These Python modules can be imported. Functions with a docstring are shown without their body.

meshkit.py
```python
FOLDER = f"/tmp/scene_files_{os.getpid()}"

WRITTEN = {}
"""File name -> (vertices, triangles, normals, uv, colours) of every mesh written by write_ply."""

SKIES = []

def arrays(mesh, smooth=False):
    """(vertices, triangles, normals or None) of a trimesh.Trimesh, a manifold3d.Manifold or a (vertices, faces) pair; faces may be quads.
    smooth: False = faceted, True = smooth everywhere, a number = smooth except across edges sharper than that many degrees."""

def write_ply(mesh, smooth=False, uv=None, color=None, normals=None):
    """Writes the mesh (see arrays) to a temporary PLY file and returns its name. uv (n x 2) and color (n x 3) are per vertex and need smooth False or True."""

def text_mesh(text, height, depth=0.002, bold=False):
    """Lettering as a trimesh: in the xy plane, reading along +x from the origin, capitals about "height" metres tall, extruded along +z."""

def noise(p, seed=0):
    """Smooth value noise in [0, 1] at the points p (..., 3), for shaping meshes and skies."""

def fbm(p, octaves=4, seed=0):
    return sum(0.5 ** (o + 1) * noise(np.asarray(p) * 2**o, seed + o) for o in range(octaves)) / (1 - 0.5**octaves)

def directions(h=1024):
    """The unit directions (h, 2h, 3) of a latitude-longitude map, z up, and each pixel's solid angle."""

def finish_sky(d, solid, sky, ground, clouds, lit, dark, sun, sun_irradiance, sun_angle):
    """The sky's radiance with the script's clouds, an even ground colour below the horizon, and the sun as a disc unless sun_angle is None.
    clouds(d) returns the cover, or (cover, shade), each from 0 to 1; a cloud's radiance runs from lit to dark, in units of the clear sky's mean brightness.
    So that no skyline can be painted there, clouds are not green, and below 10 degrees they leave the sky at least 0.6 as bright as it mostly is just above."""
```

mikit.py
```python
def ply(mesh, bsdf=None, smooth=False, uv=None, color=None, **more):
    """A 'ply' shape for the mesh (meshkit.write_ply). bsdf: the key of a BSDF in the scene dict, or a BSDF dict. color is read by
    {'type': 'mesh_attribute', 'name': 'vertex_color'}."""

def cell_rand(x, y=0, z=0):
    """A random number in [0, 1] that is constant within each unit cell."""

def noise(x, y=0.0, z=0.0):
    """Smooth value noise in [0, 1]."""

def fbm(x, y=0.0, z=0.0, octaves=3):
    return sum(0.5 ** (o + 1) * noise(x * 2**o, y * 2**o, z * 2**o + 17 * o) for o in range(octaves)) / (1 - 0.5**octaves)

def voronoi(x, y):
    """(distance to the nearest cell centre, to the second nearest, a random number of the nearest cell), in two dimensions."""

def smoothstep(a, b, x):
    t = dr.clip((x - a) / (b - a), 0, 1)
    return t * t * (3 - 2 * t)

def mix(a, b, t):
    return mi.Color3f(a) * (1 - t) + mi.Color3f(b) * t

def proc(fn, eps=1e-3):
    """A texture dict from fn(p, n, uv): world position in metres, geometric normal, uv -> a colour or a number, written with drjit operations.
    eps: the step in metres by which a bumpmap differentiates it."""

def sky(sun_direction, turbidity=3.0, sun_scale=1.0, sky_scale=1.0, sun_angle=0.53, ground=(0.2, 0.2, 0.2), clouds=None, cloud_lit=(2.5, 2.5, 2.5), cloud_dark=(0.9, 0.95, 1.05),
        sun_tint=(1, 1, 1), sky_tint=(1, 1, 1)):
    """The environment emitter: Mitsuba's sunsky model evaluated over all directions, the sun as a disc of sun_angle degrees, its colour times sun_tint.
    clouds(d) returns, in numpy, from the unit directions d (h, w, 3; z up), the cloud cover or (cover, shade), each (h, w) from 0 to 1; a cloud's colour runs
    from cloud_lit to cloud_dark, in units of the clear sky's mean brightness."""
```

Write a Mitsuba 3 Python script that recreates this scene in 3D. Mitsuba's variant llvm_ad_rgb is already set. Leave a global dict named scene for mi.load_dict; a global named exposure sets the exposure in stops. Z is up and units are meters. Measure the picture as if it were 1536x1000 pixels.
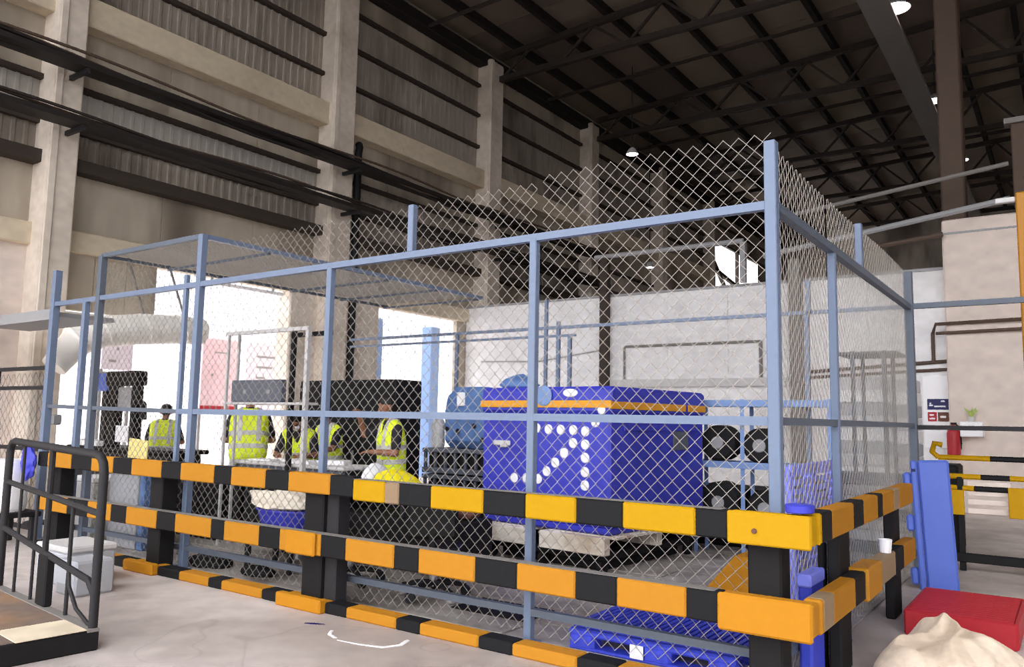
import math, random
import numpy as np, trimesh, manifold3d as m3
import mitsuba as mi, drjit as dr
import mikit, meshkit
from mikit import proc, fbm, noise, mix, smoothstep

T = mi.ScalarTransform4f
random.seed(7)
rng = np.random.default_rng(7)
scene, labels, counts = {}, {}, {}

# ------------------------------------------------------------------ camera, sky, exposure
def view(yaw, pitch, roll):
    f = np.array([-math.sin(yaw) * math.cos(pitch), math.cos(yaw) * math.cos(pitch), math.sin(pitch)])
    r = np.array([math.cos(yaw), math.sin(yaw), 0.0]); u = np.cross(r, f)
    return f, -r * math.sin(roll) + u * math.cos(roll)
_f, _u = view(0.61431, 0.10799, 0.01882)
EYE = np.array([0.0, 0.0, 1.6])
scene['camera'] = {'type': 'perspective', 'fov': 65.674, 'fov_axis': 'x', 'near_clip': 0.05, 'far_clip': 500.0,
                   'to_world': T().look_at(origin=EYE.tolist(), target=(EYE + _f).tolist(), up=_u.tolist())}
scene['sky'] = mikit.sky((-0.55, -0.5, 0.67), turbidity=4.0, sun_scale=0.0, sky_scale=1.0, ground=(0.25, 0.25, 0.25),
                         clouds=lambda d: 1.0, cloud_lit=(1.0, 1.0, 1.03), cloud_dark=(0.9, 0.95, 1.0))
exposure = 5.25

# ------------------------------------------------------------------ materials
def lin(r, g, b):
    return [((c / 255) / 12.92 if c <= 10 else ((c / 255 + 0.055) / 1.055) ** 2.4) for c in (r, g, b)]
def mat(name, color, rough=0.6, metal=0.0, spec=0.4, **kw):
    c = color if isinstance(color, dict) else {'type': 'rgb', 'value': list(color)}
    scene[name] = {'type': 'twosided', 'bsdf': {'type': 'principled', 'base_color': c, 'roughness': rough, 'metallic': metal, 'specular': spec, **kw}}
    return name
def dirty(base, dark, scale=1.3, amount=0.7, streak=0.0):
    a, b = mi.Color3f(base), mi.Color3f(dark)
    def fn(p, n, uv):
        s = fbm(p.x * scale, p.y * scale, p.z * scale * (0.25 if streak else 1.0), 4)
        t = smoothstep(0.42, 0.78, s) * amount
        f = fbm(p.x * scale * 9, p.y * scale * 9, p.z * scale * (2 if streak else 9), 2)
        return mix(a, b, t) * (0.88 + 0.24 * f)
    return proc(fn)
def floor_fn(p, n, uv):
    s = fbm(p.x * 0.7, p.y * 0.7, 3.1, 4)
    g = fbm(p.x * 6, p.y * 6, 1.0, 3)
    c = mix(mi.Color3f(lin(198, 189, 184)), mi.Color3f(lin(165, 154, 148)), smoothstep(0.35, 0.75, s))
    c = c * (0.86 + 0.28 * g)
    crack = dr.abs(fbm(p.x * 0.8 + 4, p.y * 0.8, 9.0, 3) - 0.5)
    c = c * (1 - 0.1 * smoothstep(0.008, 0.0, crack))
    return c
mat('m_floor', proc(floor_fn), 0.55)
def plate_fn(p, n, uv):
    s = fbm(p.x * 1.7, p.y * 1.7, 5.0, 4)
    return mix(mi.Color3f(lin(172, 166, 160)), mi.Color3f(lin(118, 110, 104)), smoothstep(0.35, 0.8, s)) * (0.9 + 0.2 * noise(p.x * 25, p.y * 25, 1))
mat('m_plate', proc(plate_fn), 0.5)
mat('m_concrete', dirty(lin(216, 204, 190), lin(170, 157, 142), 0.9, 0.6), 0.8)
mat('m_beam_concrete', dirty(lin(206, 192, 168), lin(176, 162, 140), 0.8, 0.5), 0.8)
mat('m_cladding', dirty(lin(156, 146, 135), lin(78, 68, 60), 0.9, 0.9, streak=1), 0.7)
mat('m_cladding_flat', dirty(lin(172, 161, 145), lin(88, 78, 68), 0.8, 0.85, streak=1), 0.75)
mat('m_white_wall', dirty(lin(228, 227, 228), lin(204, 200, 197), 0.6, 0.6), 0.7)
mat('m_pier', dirty(lin(214, 200, 190), lin(170, 155, 145), 0.7, 0.55), 0.8)
mat('m_wood_white', dirty(lin(228, 220, 208), lin(160, 138, 112), 3.0, 0.8), 0.7)
mat('m_stage_wood', dirty(lin(118, 102, 92), lin(160, 122, 84), 1.6, 0.6), 0.6)
mat('m_blue', dirty((0.046, 0.052, 0.47), (0.03, 0.034, 0.34), 1.5, 0.6), 0.38)
mat('m_pallet_blue', (0.05, 0.07, 0.56), 0.4); mat('m_pallet_violet', (0.2, 0.23, 0.78), 0.45)
mat('m_steel_blue', dirty(lin(92, 124, 176), lin(62, 88, 136), 6.0, 0.8), 0.8)
mat('m_cloth', dirty(lin(226, 209, 188), lin(200, 180, 156), 3.0, 0.6), 0.9)
mat('m_translucent', lin(215, 210, 205), 0.6)
scene['m_translucent'] = {'type': 'principledthin', 'base_color': {'type': 'rgb', 'value': lin(150, 145, 138)}, 'roughness': 0.6, 'diff_trans': 0.1}
mat('m_girt', lin(58, 50, 44), 0.8)
mat('m_roof_a', lin(112, 100, 90), 0.85); mat('m_roof_b', lin(98, 88, 80), 0.85); mat('m_roof_c', lin(128, 116, 102), 0.85)
mat('m_truss', lin(50, 43, 39), 0.7); mat('m_purlin', lin(32, 28, 26), 0.8)
mat('m_grey_steel', lin(120, 116, 112), 0.6); mat('m_brown_steel', lin(82, 66, 56), 0.7)
mat('m_fence_paint', (0.15, 0.195, 0.29), 0.42); mat('m_fence_grey', (0.1, 0.12, 0.155), 0.5)
mat('m_wire', (0.42, 0.38, 0.34), 0.5, 0.1)
mat('m_vcol', {'type': 'mesh_attribute', 'name': 'vertex_color'}, 0.6, spec=0.15)
mat('m_black', lin(26, 25, 26), 0.65, spec=0.2); mat('m_dark', lin(42, 41, 43), 0.6, spec=0.25); mat('m_black_gloss', lin(30, 30, 33), 0.3)
mat('m_slate', lin(92, 96, 106), 0.6); mat('m_grey', lin(150, 150, 152), 0.6); mat('m_light_grey', lin(196, 195, 194), 0.6)
mat('m_white', lin(238, 238, 240), 0.5); mat('m_pink', lin(246, 214, 226), 0.6); mat('m_violet', lin(236, 228, 244), 0.6)
mat('m_strap', (0.75, 0.33, 0.02), 0.5); mat('m_orange', (0.48, 0.2, 0.012), 0.6, spec=0.15); mat('m_yellow', (0.48, 0.26, 0.004), 0.6, spec=0.15); mat('m_red', lin(168, 36, 46), 0.45)
mat('m_light_blue', lin(84, 106, 190), 0.45); mat('m_sky_blue', lin(120, 148, 196), 0.5); mat('m_navy', lin(24, 24, 84), 0.5)
mat('m_hivis', (0.8, 0.95, 0.03), 0.7); mat('m_reflect', lin(196, 196, 190), 0.35); mat('m_skin', lin(150, 104, 80), 0.55)
mat('m_hair', lin(28, 22, 20), 0.6); mat('m_tee_black', lin(34, 32, 36), 0.8); mat('m_tee_grey', lin(120, 120, 124), 0.8)
mat('m_trousers', lin(44, 46, 58), 0.85); mat('m_pale_yellow', lin(252, 232, 150), 0.6); mat('m_brown', lin(106, 72, 62), 0.8)
mat('m_cable', lin(34, 30, 28), 0.6); mat('m_duct', lin(244, 240, 232), 0.6); mat('m_chrome', lin(200, 200, 204), 0.25, 0.8)
mat('m_green', lin(176, 196, 110), 0.6); mat('m_ext', lin(236, 236, 240), 0.7); mat('m_ext_ground', lin(228, 226, 222), 0.8)
mat('m_ext_stripe', lin(205, 208, 222), 0.7); mat('m_carton', lin(206, 206, 210), 0.7); mat('m_carton_edge', lin(170, 172, 178), 0.7)
mat('m_orange_dull', (0.4, 0.17, 0.01), 0.5)

# ------------------------------------------------------------------ mesh helpers
_CF = np.array([[0, 2, 3], [0, 3, 1], [4, 5, 7], [4, 7, 6], [0, 1, 5], [0, 5, 4], [2, 6, 7], [2, 7, 3], [0, 4, 6], [0, 6, 2], [1, 3, 7], [1, 7, 5]])
def bx(x0, x1, y0, y1, z0, z1):
    v = np.array([[x, y, z] for z in (z0, z1) for y in (y0, y1) for x in (x0, x1)], float)
    return v, _CF
def cat(*ms):
    V, F, n = [], [], 0
    for m in ms:
        v, f = (m.vertices, m.faces) if hasattr(m, 'vertices') else m
        V.append(np.asarray(v, float)); F.append(np.asarray(f, int) + n); n += len(v)
    return np.vstack(V), np.vstack(F)
def xf(m, rz=0.0, loc=(0, 0, 0), rx=0.0, ry=0.0, about=(0, 0, 0)):
    v, f = (m.vertices, m.faces) if hasattr(m, 'vertices') else m
    v = np.asarray(v, float) - about
    if rx: c, s = math.cos(rx), math.sin(rx); v = v @ np.array([[1, 0, 0], [0, c, s], [0, -s, c]])
    if ry: c, s = math.cos(ry), math.sin(ry); v = v @ np.array([[c, 0, -s], [0, 1, 0], [s, 0, c]])
    if rz: c, s = math.cos(rz), math.sin(rz); v = v @ np.array([[c, s, 0], [-s, c, 0], [0, 0, 1]])
    return v + about + np.asarray(loc, float), f
def cb(x0, x1, y0, y1, z0, z1, b=0.012):
    """box with chamfered edges"""
    b = min(b, 0.45 * min(x1 - x0, y1 - y0, z1 - z0)); P = []
    for sx in (0, 1):
        for sy in (0, 1):
            for sz in (0, 1):
                x, y, z = (x0, x1)[sx], (y0, y1)[sy], (z0, z1)[sz]
                dx, dy, dz = b * (1 - 2 * sx), b * (1 - 2 * sy), b * (1 - 2 * sz)
                P += [[x, y + dy, z + dz], [x + dx, y, z + dz], [x + dx, y + dy, z]]
    h = trimesh.Trimesh(P, process=False).convex_hull
    return np.array(h.vertices), np.array(h.faces)
def tube(pts, r, n=8, cap=True):
    pts = np.asarray(pts, float); k = len(pts)
    r = np.broadcast_to(np.asarray(r, float), (k,))
    t = np.gradient(pts, axis=0); t /= np.linalg.norm(t, axis=1, keepdims=True)
    up = np.array([0, 0, 1.0]) if abs(t[0][2]) < 0.9 else np.array([1.0, 0, 0])
    V = []; a = np.arange(n) * 2 * math.pi / n + math.pi / n
    u = np.cross(t[0], up); u /= np.linalg.norm(u)
    for i in range(k):
        u = u - t[i] * (u @ t[i]); u /= np.linalg.norm(u); w = np.cross(t[i], u)
        V.append(pts[i] + r[i] * (np.cos(a)[:, None] * u + np.sin(a)[:, None] * w))
    V = np.vstack(V); F = []
    for i in range(k - 1):
        for j in range(n):
            p, q = i * n + j, i * n + (j + 1) % n
            F += [[p, q, q + n], [p, q + n, p + n]]
    if cap:
        V = np.vstack([V, pts[0], pts[-1]]); c0, c1 = len(V) - 2, len(V) - 1
        for j in range(n):
            F += [[c0, (j + 1) % n, j], [c1, (k - 1) * n + j, (k - 1) * n + (j + 1) % n]]
    return V, np.array(F)
def sqbar(p, q, w, h=None):
    """square bar from p to q"""
    h = h or w; p, q = np.asarray(p, float), np.asarray(q, float); t = (q - p) / np.linalg.norm(q - p)
    up = np.array([0, 0, 1.0]) if abs(t[2]) < 0.9 else np.array([0, 1.0, 0])
    a = np.cross(t, up); a /= np.linalg.norm(a); b = np.cross(a, t)
    V = [o + sa * a * w / 2 + sb * b * h / 2 for o in (p, q) for sb in (-1, 1) for sa in (-1, 1)]
    return np.array(V), _CF
def lathe(prof, c, n=24):
    prof = np.asarray(prof, float); a = np.arange(n) * 2 * math.pi / n; k = len(prof)
    V = np.stack([np.outer(prof[:, 0], np.cos(a)), np.outer(prof[:, 0], np.sin(a)), np.repeat(prof[:, 1][:, None], n, 1)], -1).reshape(-1, 3) + np.asarray(c, float)
    F = []
    for i in range(k - 1):
        for j in range(n):
            p, q = i * n + j, i * n + (j + 1) % n
            F += [[p, q, q + n], [p, q + n, p + n]]
    return V, np.array(F)
def prism(poly, z0, z1):
    from shapely.geometry import Polygon
    m = trimesh.creation.extrude_polygon(Polygon(poly), z1 - z0, engine='earcut'); m.apply_translation([0, 0, z0])
    return np.array(m.vertices), np.array(m.faces)

def key(name):
    n = counts.get(name, 0); counts[name] = n + 1
    return name if n == 0 else f'{name}_{n:03d}'
def say(k, label=None, category=None, group=None, kind=None):
    d = labels.setdefault(k, {})
    for a, b in (('label', label), ('category', category), ('group', group), ('kind', kind)):
        if b: d[a] = b
def thing(name, label, category, group=None):
    k = key(name); say(k, label, category, group); return k
def single(name, mesh, m, label, category, group=None, smooth=False, kind=None, **kw):
    k = thing(name, label, category, group); scene[k] = mikit.ply(mesh, m, smooth, **kw)
    if kind: say(k, kind=kind)
    return k
def part(parent, name, mesh, m, smooth=False, label=None, kind=None, **kw):
    k = key(parent + '__' + name); scene[k] = mikit.ply(mesh, m, smooth, **kw)
    if label or kind: say(k, label, kind=kind)
    return k
def struct(name, mesh, m, label, smooth=False):
    k = key(name); say(k, label, kind='structure')
    if mesh is not None: scene[k] = mikit.ply(mesh, m, smooth)
    return k

# ------------------------------------------------------------------ the setting
# floor
fl = struct('floor', bx(-14.6, 16, -6, 48, -0.2, 0.0), 'm_floor', 'pale dusty concrete hall floor')
ext = struct('floor', bx(-60, -14.6, -60, 110, -0.4, -0.2), 'm_ext_ground', 'pale concrete yard outside the left openings')
struct('floor', bx(-14.6, 70, -60, -6, -0.4, -0.05), 'm_grey_steel', 'asphalt yard before the open end of the hall')
for j in range(11):     # boards of the caged floor, joints running along the fence
    y0 = 4.97 + j * 0.47
    for i in range(4):
        x0 = -9.7 + i * 2.05
        part(fl, 'floor_plate', cb(x0 + 0.006, x0 + 2.044, y0 + 0.008, y0 + 0.462, 0.0, 0.012 + 0.003 * ((i + j) % 3), 0.004), 'm_plate')
def worm(pts, r):
    v, f = tube(pts, r, 6); v[:, 2] = np.maximum(v[:, 2] * 0.3, 0.0005); return v, f
part(fl, 'paint_mark', cat(worm([(-4.62, 4.28, 0.004), (-4.56, 4.2, 0.004), (-4.45, 4.16, 0.004)], 0.016),
     worm([(-4.4, 4.13, 0.004), (-4.2, 4.15, 0.004), (-4.02, 4.2, 0.004), (-3.96, 4.32, 0.004), (-4.0, 4.44, 0.004)], [0.008, 0.012, 0.018, 0.022, 0.02])), 'm_white', label='faded white chalk curve on the floor')
part(fl, 'scrap', cat(worm([(-4.95, 4.3, 0.004), (-4.88, 4.33, 0.004), (-4.8, 4.37, 0.004)], [0.01, 0.02, 0.006])), 'm_navy', label='dark blue scrap of film')

# left wall with cladding bays, girts and openings
WX = -14.15
COLS = [-3.0, 6.24, 12.42, 18.42, 24.42, 30.42, 36.2, 44.0, 48.0]
wl = struct('wall_left', None, None, 'tall left wall of grimy corrugated sheet between beige columns')
def corrugated(y0, y1, z0, z1, x, pitch=0.2, dep=0.02):
    n = max(1, int(round((y1 - y0) / pitch))); P = []
    for i in range(n):
        a = y0 + (y1 - y0) * i / n; w = (y1 - y0) / n
        P += [(a, 0), (a + 0.55 * w, 0), (a + 0.65 * w, dep), (a + 0.9 * w, dep)]
    P.append((y1, 0)); P = np.array(P); k = len(P)
    V = np.vstack([np.column_stack([np.full(k, x) + P[:, 1], P[:, 0], np.full(k, z)]) for z in (z0, z1)])
    F = [[i, i + 1, i + 1 + k] for i in range(k - 1)] + [[i, i + 1 + k, i + k] for i in range(k - 1)]
    return V, np.array(F)
def back_sheet(y0, y1, z0, z1): return bx(WX - 0.12, WX - 0.06, y0, y1, z0, z1)
for b in range(len(COLS) - 1):
    y0, y1 = COLS[b], COLS[b + 1]
    hi = b >= 6
    bands = [(4.71, 5.95, 'flat'), (5.95, 6.5, 'rib'), (6.5, 7.25, 'lit'), (7.25, 8.4, 'flat'), (8.84, 9.63, 'rib'), (9.63, 10.6, 'rib'), (10.6, 11.52, 'rib'), (11.52, 13.0, 'flat')]
    if b == 6: bands = bands[6:]
    for (z0, z1, kd) in bands:
        if kd == 'rib' or (kd == 'lit' and b >= 2):
            part(wl, 'cladding_sheet', corrugated(y0, y1, z0, z1, WX, dep=0.02 if b < 2 else 0.008), 'm_cladding'); 
        elif kd == 'lit':
            part(wl, 'daylight_sheet', corrugated(y0, y1, z0, z1, WX), 'm_translucent', label='pale translucent corrugated sheet')
        else:
            for s in range(3):
                a, c = y0 + (y1 - y0) * s / 3, y0 + (y1 - y0) * (s + 1) / 3
                part(wl, 'cladding_panel', bx(WX - 0.05, WX + 0.008 * (s % 2), a + 0.006, c - 0.006, z0, z1), 'm_cladding_flat')
    for z in (5.92, 6.48, 7.25, 9.63, 10.6, 11.52):
        if b == 6 and z < 10.3: continue
        part(wl, 'girt', bx(WX - 0.02, WX + 0.12, y0, y1, z - 0.045, z + 0.045), 'm_girt')
    if b != 6: part(wl, 'ring_beam', cb(WX - 0.1, -13.82, y0, y1, 8.34, 8.88, 0.02), 'm_beam_concrete', label='wide beige horizontal beam')
    if b != 6:
        part(wl, 'lintel_beam', cb(WX - 0.1, -14.0, y0, y1, 4.34, 4.72, 0.02), 'm_beam_concrete')
    part(wl, 'ledge', cb(WX - 0.02, -13.86, y0, y1, 5.72, 5.94, 0.01), 'm_girt')
    part(wl, 'eaves_gutter', cb(WX, -13.8, y0, y1, 12.1, 12.45, 0.02), 'm_purlin')
# infill below the lintel
def infill(y0, y1, z0, z1, m='m_cladding_flat', n=1):
    for i in range(n):
        a, c = y0 + (y1 - y0) * i / n, y0 + (y1 - y0) * (i + 1) / n
        part(wl, 'infill_panel', bx(WX - 0.1, WX + 0.03, a + 0.005, c - 0.005, z0, z1), m)
infill(-3.0, 6.0, 0, 4.34, 'm_pier', 3)
infill(6.5, 8.27, 3.35, 4.34, 'm_cladding_flat', 3)
infill(11.31, 14.2, 0, 4.34, 'm_concrete', 2)
infill(17.3, 36.2, 0, 4.34, 'm_cladding_flat', 6)
infill(44.0, 48.0, 0, 4.34, 'm_cladding_flat', 2)
infill(36.2, 44.0, 0, 4.6, 'm_cladding_flat', 2)
for p, q in (((36.3, 10.2), (40.0, 7.6)), ((36.6, 9.3), (44.0, 8.3)), ((40.6, 4.6), (40.6, 10.6))): part(wl, 'brace', sqbar((WX, p[0], p[1]), (WX, q[0], q[1]), 0.16), 'm_girt')
# far, right and front enclosure
struct('wall_far', bx(-14.6, 16, 48, 48.2, 0, 15), 'm_cladding', 'dark far end wall of the hall')
struct('wall_right', bx(16, 16.2, -3, 48, 0, 15), 'm_cladding', 'right side wall of the hall')
# ceiling: sheets between purlins
ce = struct('ceiling', None, None, 'dark underside of the pitched metal roof')
roof_z = lambda x: 12.75 + (x + 14.5) * 0.055
for i in range(20):
    x0 = -14.6 + i * 1.53
    for b in range(10):
        y0 = -3 + b * 5.11
        m = ('m_roof_a', 'm_roof_b', 'm_roof_a', 'm_roof_c')[rng.integers(4)]
        v, f = bx(x0 + 0.01, x0 + 1.52, y0 + 0.01, y0 + 5.1, 0, 0.05)
        v[:, 2] += roof_z(v[:, 0]); part(ce, 'roof_sheet', (v, f), m)
    z = roof_z(x0 + 0.76)
    part(ce, 'purlin', bx(x0 - 0.07, x0 + 0.07, -3, 48, roof_z(x0) - 0.26, roof_z(x0) - 0.01), 'm_purlin')
v, f = bx(-14.8, 16.2, -3.2, 48.2, 0.06, 0.12); v[:, 2] += roof_z(v[:, 0]); part(ce, 'roof_deck', (v, f), 'm_roof_b')
# roof trusses
TR = ('overhead roof truss nearest the camera, above the picture', 'second nearest lattice roof truss, above the tall column', 'dark lattice roof truss crossing the top of the picture', 'dark lattice roof truss behind the nearest one in view', 'third dark lattice roof truss in view', 'far dark lattice roof truss, second from the end of the hall', 'farthest dark lattice roof truss of the receding row')
for j, Y in enumerate((6.3, 12.4, 18.45, 24.45, 30.45, 36.3, 42.4)):
    t = thing('roof_truss', TR[j], 'truss', 'steel roof trusses')
    zb, xa, xb = 11.75, -13.6, 15.9
    part(t, 'bottom_chord', bx(xa, xb, Y - 0.08, Y + 0.08, zb - 0.08, zb + 0.08), 'm_truss')
    v, f = bx(xa, xb, Y - 0.08, Y + 0.08, -0.08, 0.08); v[:, 2] += roof_z(v[:, 0]) - 0.36; part(t, 'top_chord', (v, f), 'm_truss')
    n = 14; w = (xb - xa) / n
    for i in range(n):
        xm = xa + (i + 0.5) * w; zt = roof_z(xm) - 0.4
        part(t, 'diagonal', sqbar((xa + i * w, Y, zb), (xm, Y, zt), 0.07), 'm_truss')
        part(t, 'diagonal', sqbar((xm, Y, zt), (xa + (i + 1) * w, Y, zb), 0.07), 'm_truss')
# secondary roof braces, beam and column
for k, Y in enumerate((15.4, 21.4, 27.4, 33.4)):
    single('roof_brace', tube([(-13.8, Y, 12.2), (15.8, Y, 12.9)], 0.06, 6), 'm_truss', ('nearest', 'second nearest', 'third nearest', 'farthest')[k] + ' thin dark tie rod crossing under the roof between trusses', 'roof brace', 'roof tie rods')
t = thing('roof_girder', 'long grey girder running into the distance below the roof', 'girder')
part(t, 'web', bx(-3.33, -3.07, 8, 46, 11.05, 11.7), 'm_grey_steel'); part(t, 'flange', bx(-3.5, -2.9, 8, 46, 11.0, 11.06), 'm_grey_steel')
t = thing('steel_column', 'tall brown steel column rising above the beige pier', 'column')
part(t, 'shaft', cb(-2.02, -1.58, 18.2, 18.7, 0, 13.2, 0.03), 'm_brown_steel'); part(t, 'cap_plate', bx(-2.2, -1.4, 18.1, 18.8, 13.1, 13.2), 'm_truss')

# wall columns
def wall_column(Y0, Y1, label, base_wide=0.0):
    t = thing('concrete_column', label, 'column', None)
    part(t, 'shaft', cb(-14.4, -13.7, Y0, Y1, 0, 12.3, 0.03), 'm_concrete')
    part(t, 'corner_strip', cb(-13.72, -13.66, Y0 + 0.04, Y0 + 0.16, 0.0, 12.3, 0.01), 'm_concrete')
    if base_wide: part(t, 'pilaster', cb(-14.4, -13.95, Y0 - base_wide, Y1 + base_wide * 1.6, 0, 4.9, 0.03), 'm_concrete')
    return t
wall_column(5.95, 6.47, 'pale concrete column nearest the camera on the left wall')
wall_column(12.05, 12.77, 'tall beige concrete column between the two bright openings', 0.75)
wall_column(18.05, 18.75, 'dim beige column where the pale back wall meets the left wall')
wall_column(24.1, 24.75, 'dark column of the left wall seen above the back wall')
wall_column(30.1, 30.75, 'dark column of the left wall far beyond the back wall')
wall_column(35.9, 36.3, 'column at the near edge of the small far bright opening')
single('downpipe', tube([(-13.75, 12.95, 0), (-13.75, 12.95, 7.9), (-13.77, 13.0, 8.05), (-13.85, 13.05, 8.15)], 0.09, 10), 'm_black', 'black downpipe running down beside the beige column', 'downpipe', smooth=40)

# cable trays on the left wall
def cable_run(z, n, label, sag):
    t = thing('cable_tray', label, 'cable tray')
    for b in range(len(COLS) - 2):
        y0, y1 = max(COLS[b], 3.0), COLS[b + 1]
        if y1 > 26: break
        part(t, 'tray', cat(bx(-13.42, -13.4, y0, y1, z - 0.09, z + 0.0), bx(-13.04, -13.02, y0, y1, z - 0.09, z - 0.01), bx(-13.42, -13.02, y0, y1, z - 0.1, z - 0.085)), 'm_cable')
        part(t, 'bracket', cat(bx(-13.64, -13.05, y1 - 0.06, y1 + 0.0, z - 0.18, z - 0.1)), 'm_dark')
    ys = np.linspace(3, 24.4, 44)
    for k in range(n):
        off = rng.uniform(-0.14, 0.14); ph = rng.uniform(0, 6)
        zz = z - 0.02 + 0.05 * (k % 3) + 0.05 * np.sin(ys * 0.9 + ph) - sag * (0.5 + 0.5 * np.sin(ys * 1.0 + ph)) * (k % 2)
        part(t, 'cable', tube(np.column_stack([np.full(44, -13.2 + off), ys, zz + 0.03]), 0.028 + 0.012 * (k % 2), 6), ('m_cable', 'm_truss', 'm_brown_steel')[k % 3], True)
cable_run(7.35, 7, 'upper black cable tray loaded with cables along the left wall', 0.2)
cable_run(6.38, 5, 'lower black cable tray loaded with cables along the left wall', 0.14)

# back wall
BY = 17.7
wb = struct('wall_back', None, None, 'pale partition wall behind the cage')
xs = [-14.1, -11.8, -9.55, -7.9, -6.4, -4.85, -3.4, -1.94]
for i in range(len(xs) - 1):
    for (z0, z1) in ((0, 2.45), (2.45, 4.73)):
        part(wb, 'wall_panel', bx(xs[i] + 0.004, xs[i + 1] - 0.004, BY, BY + 0.2 - 0.02 * (i % 2), z0 + 0.004, z1), 'm_white_wall')
part(wb, 'ledge', cb(-9.4, -5.0, BY - 0.12, BY, 2.44, 2.63, 0.01), 'm_light_grey')
part(wb, 'coping', bx(-14.1, -1.94, BY - 0.03, BY + 0.23, 4.73, 4.79), 'm_grey')
part(wb, 'pier', cb(-1.94, 2.6, BY - 0.35, BY + 0.3, 0, 5.66, 0.03), 'm_pier', label='broad beige pier taller than the partition')
part(wb, 'pier_groove', bx(-1.95, 2.6, BY - 0.36, BY - 0.34, 5.36, 5.4), 'm_grey')
part(wb, 'baseboard', bx(-14.1, -1.94, BY - 0.03, BY, 0, 0.25), 'm_dark')
part(wb, 'conduit', cat(tube([(-9.03, BY - 0.04, 3.45), (-5.64, BY - 0.04, 3.45)], 0.03, 6), tube([(-9.03, BY - 0.04, 3.45), (-9.03, BY - 0.04, 2.65)], 0.03, 6), tube([(-5.64, BY - 0.04, 3.45), (-5.64, BY - 0.04, 2.65)], 0.04, 6)), 'm_grey_steel', label='thin dark conduit frame')
part(wb, 'conduit', cat(tube([(-4.6, BY - 0.05, 2.74), (-1.96, BY - 0.05, 2.9)], 0.035, 6), tube([(-4.6, BY - 0.05, 2.62), (-1.96, BY - 0.05, 2.74)], 0.03, 6), tube([(-2.2, BY - 0.05, 2.9), (-2.2, BY - 0.05, 3.45), (-2.1, BY - 0.4, 3.6), (-0.6, BY - 0.45, 3.62)], 0.035, 6), tube([(-2.1, BY - 0.4, 3.42), (-0.6, BY - 0.45, 3.44)], 0.03, 6)), 'm_brown_steel')
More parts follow.
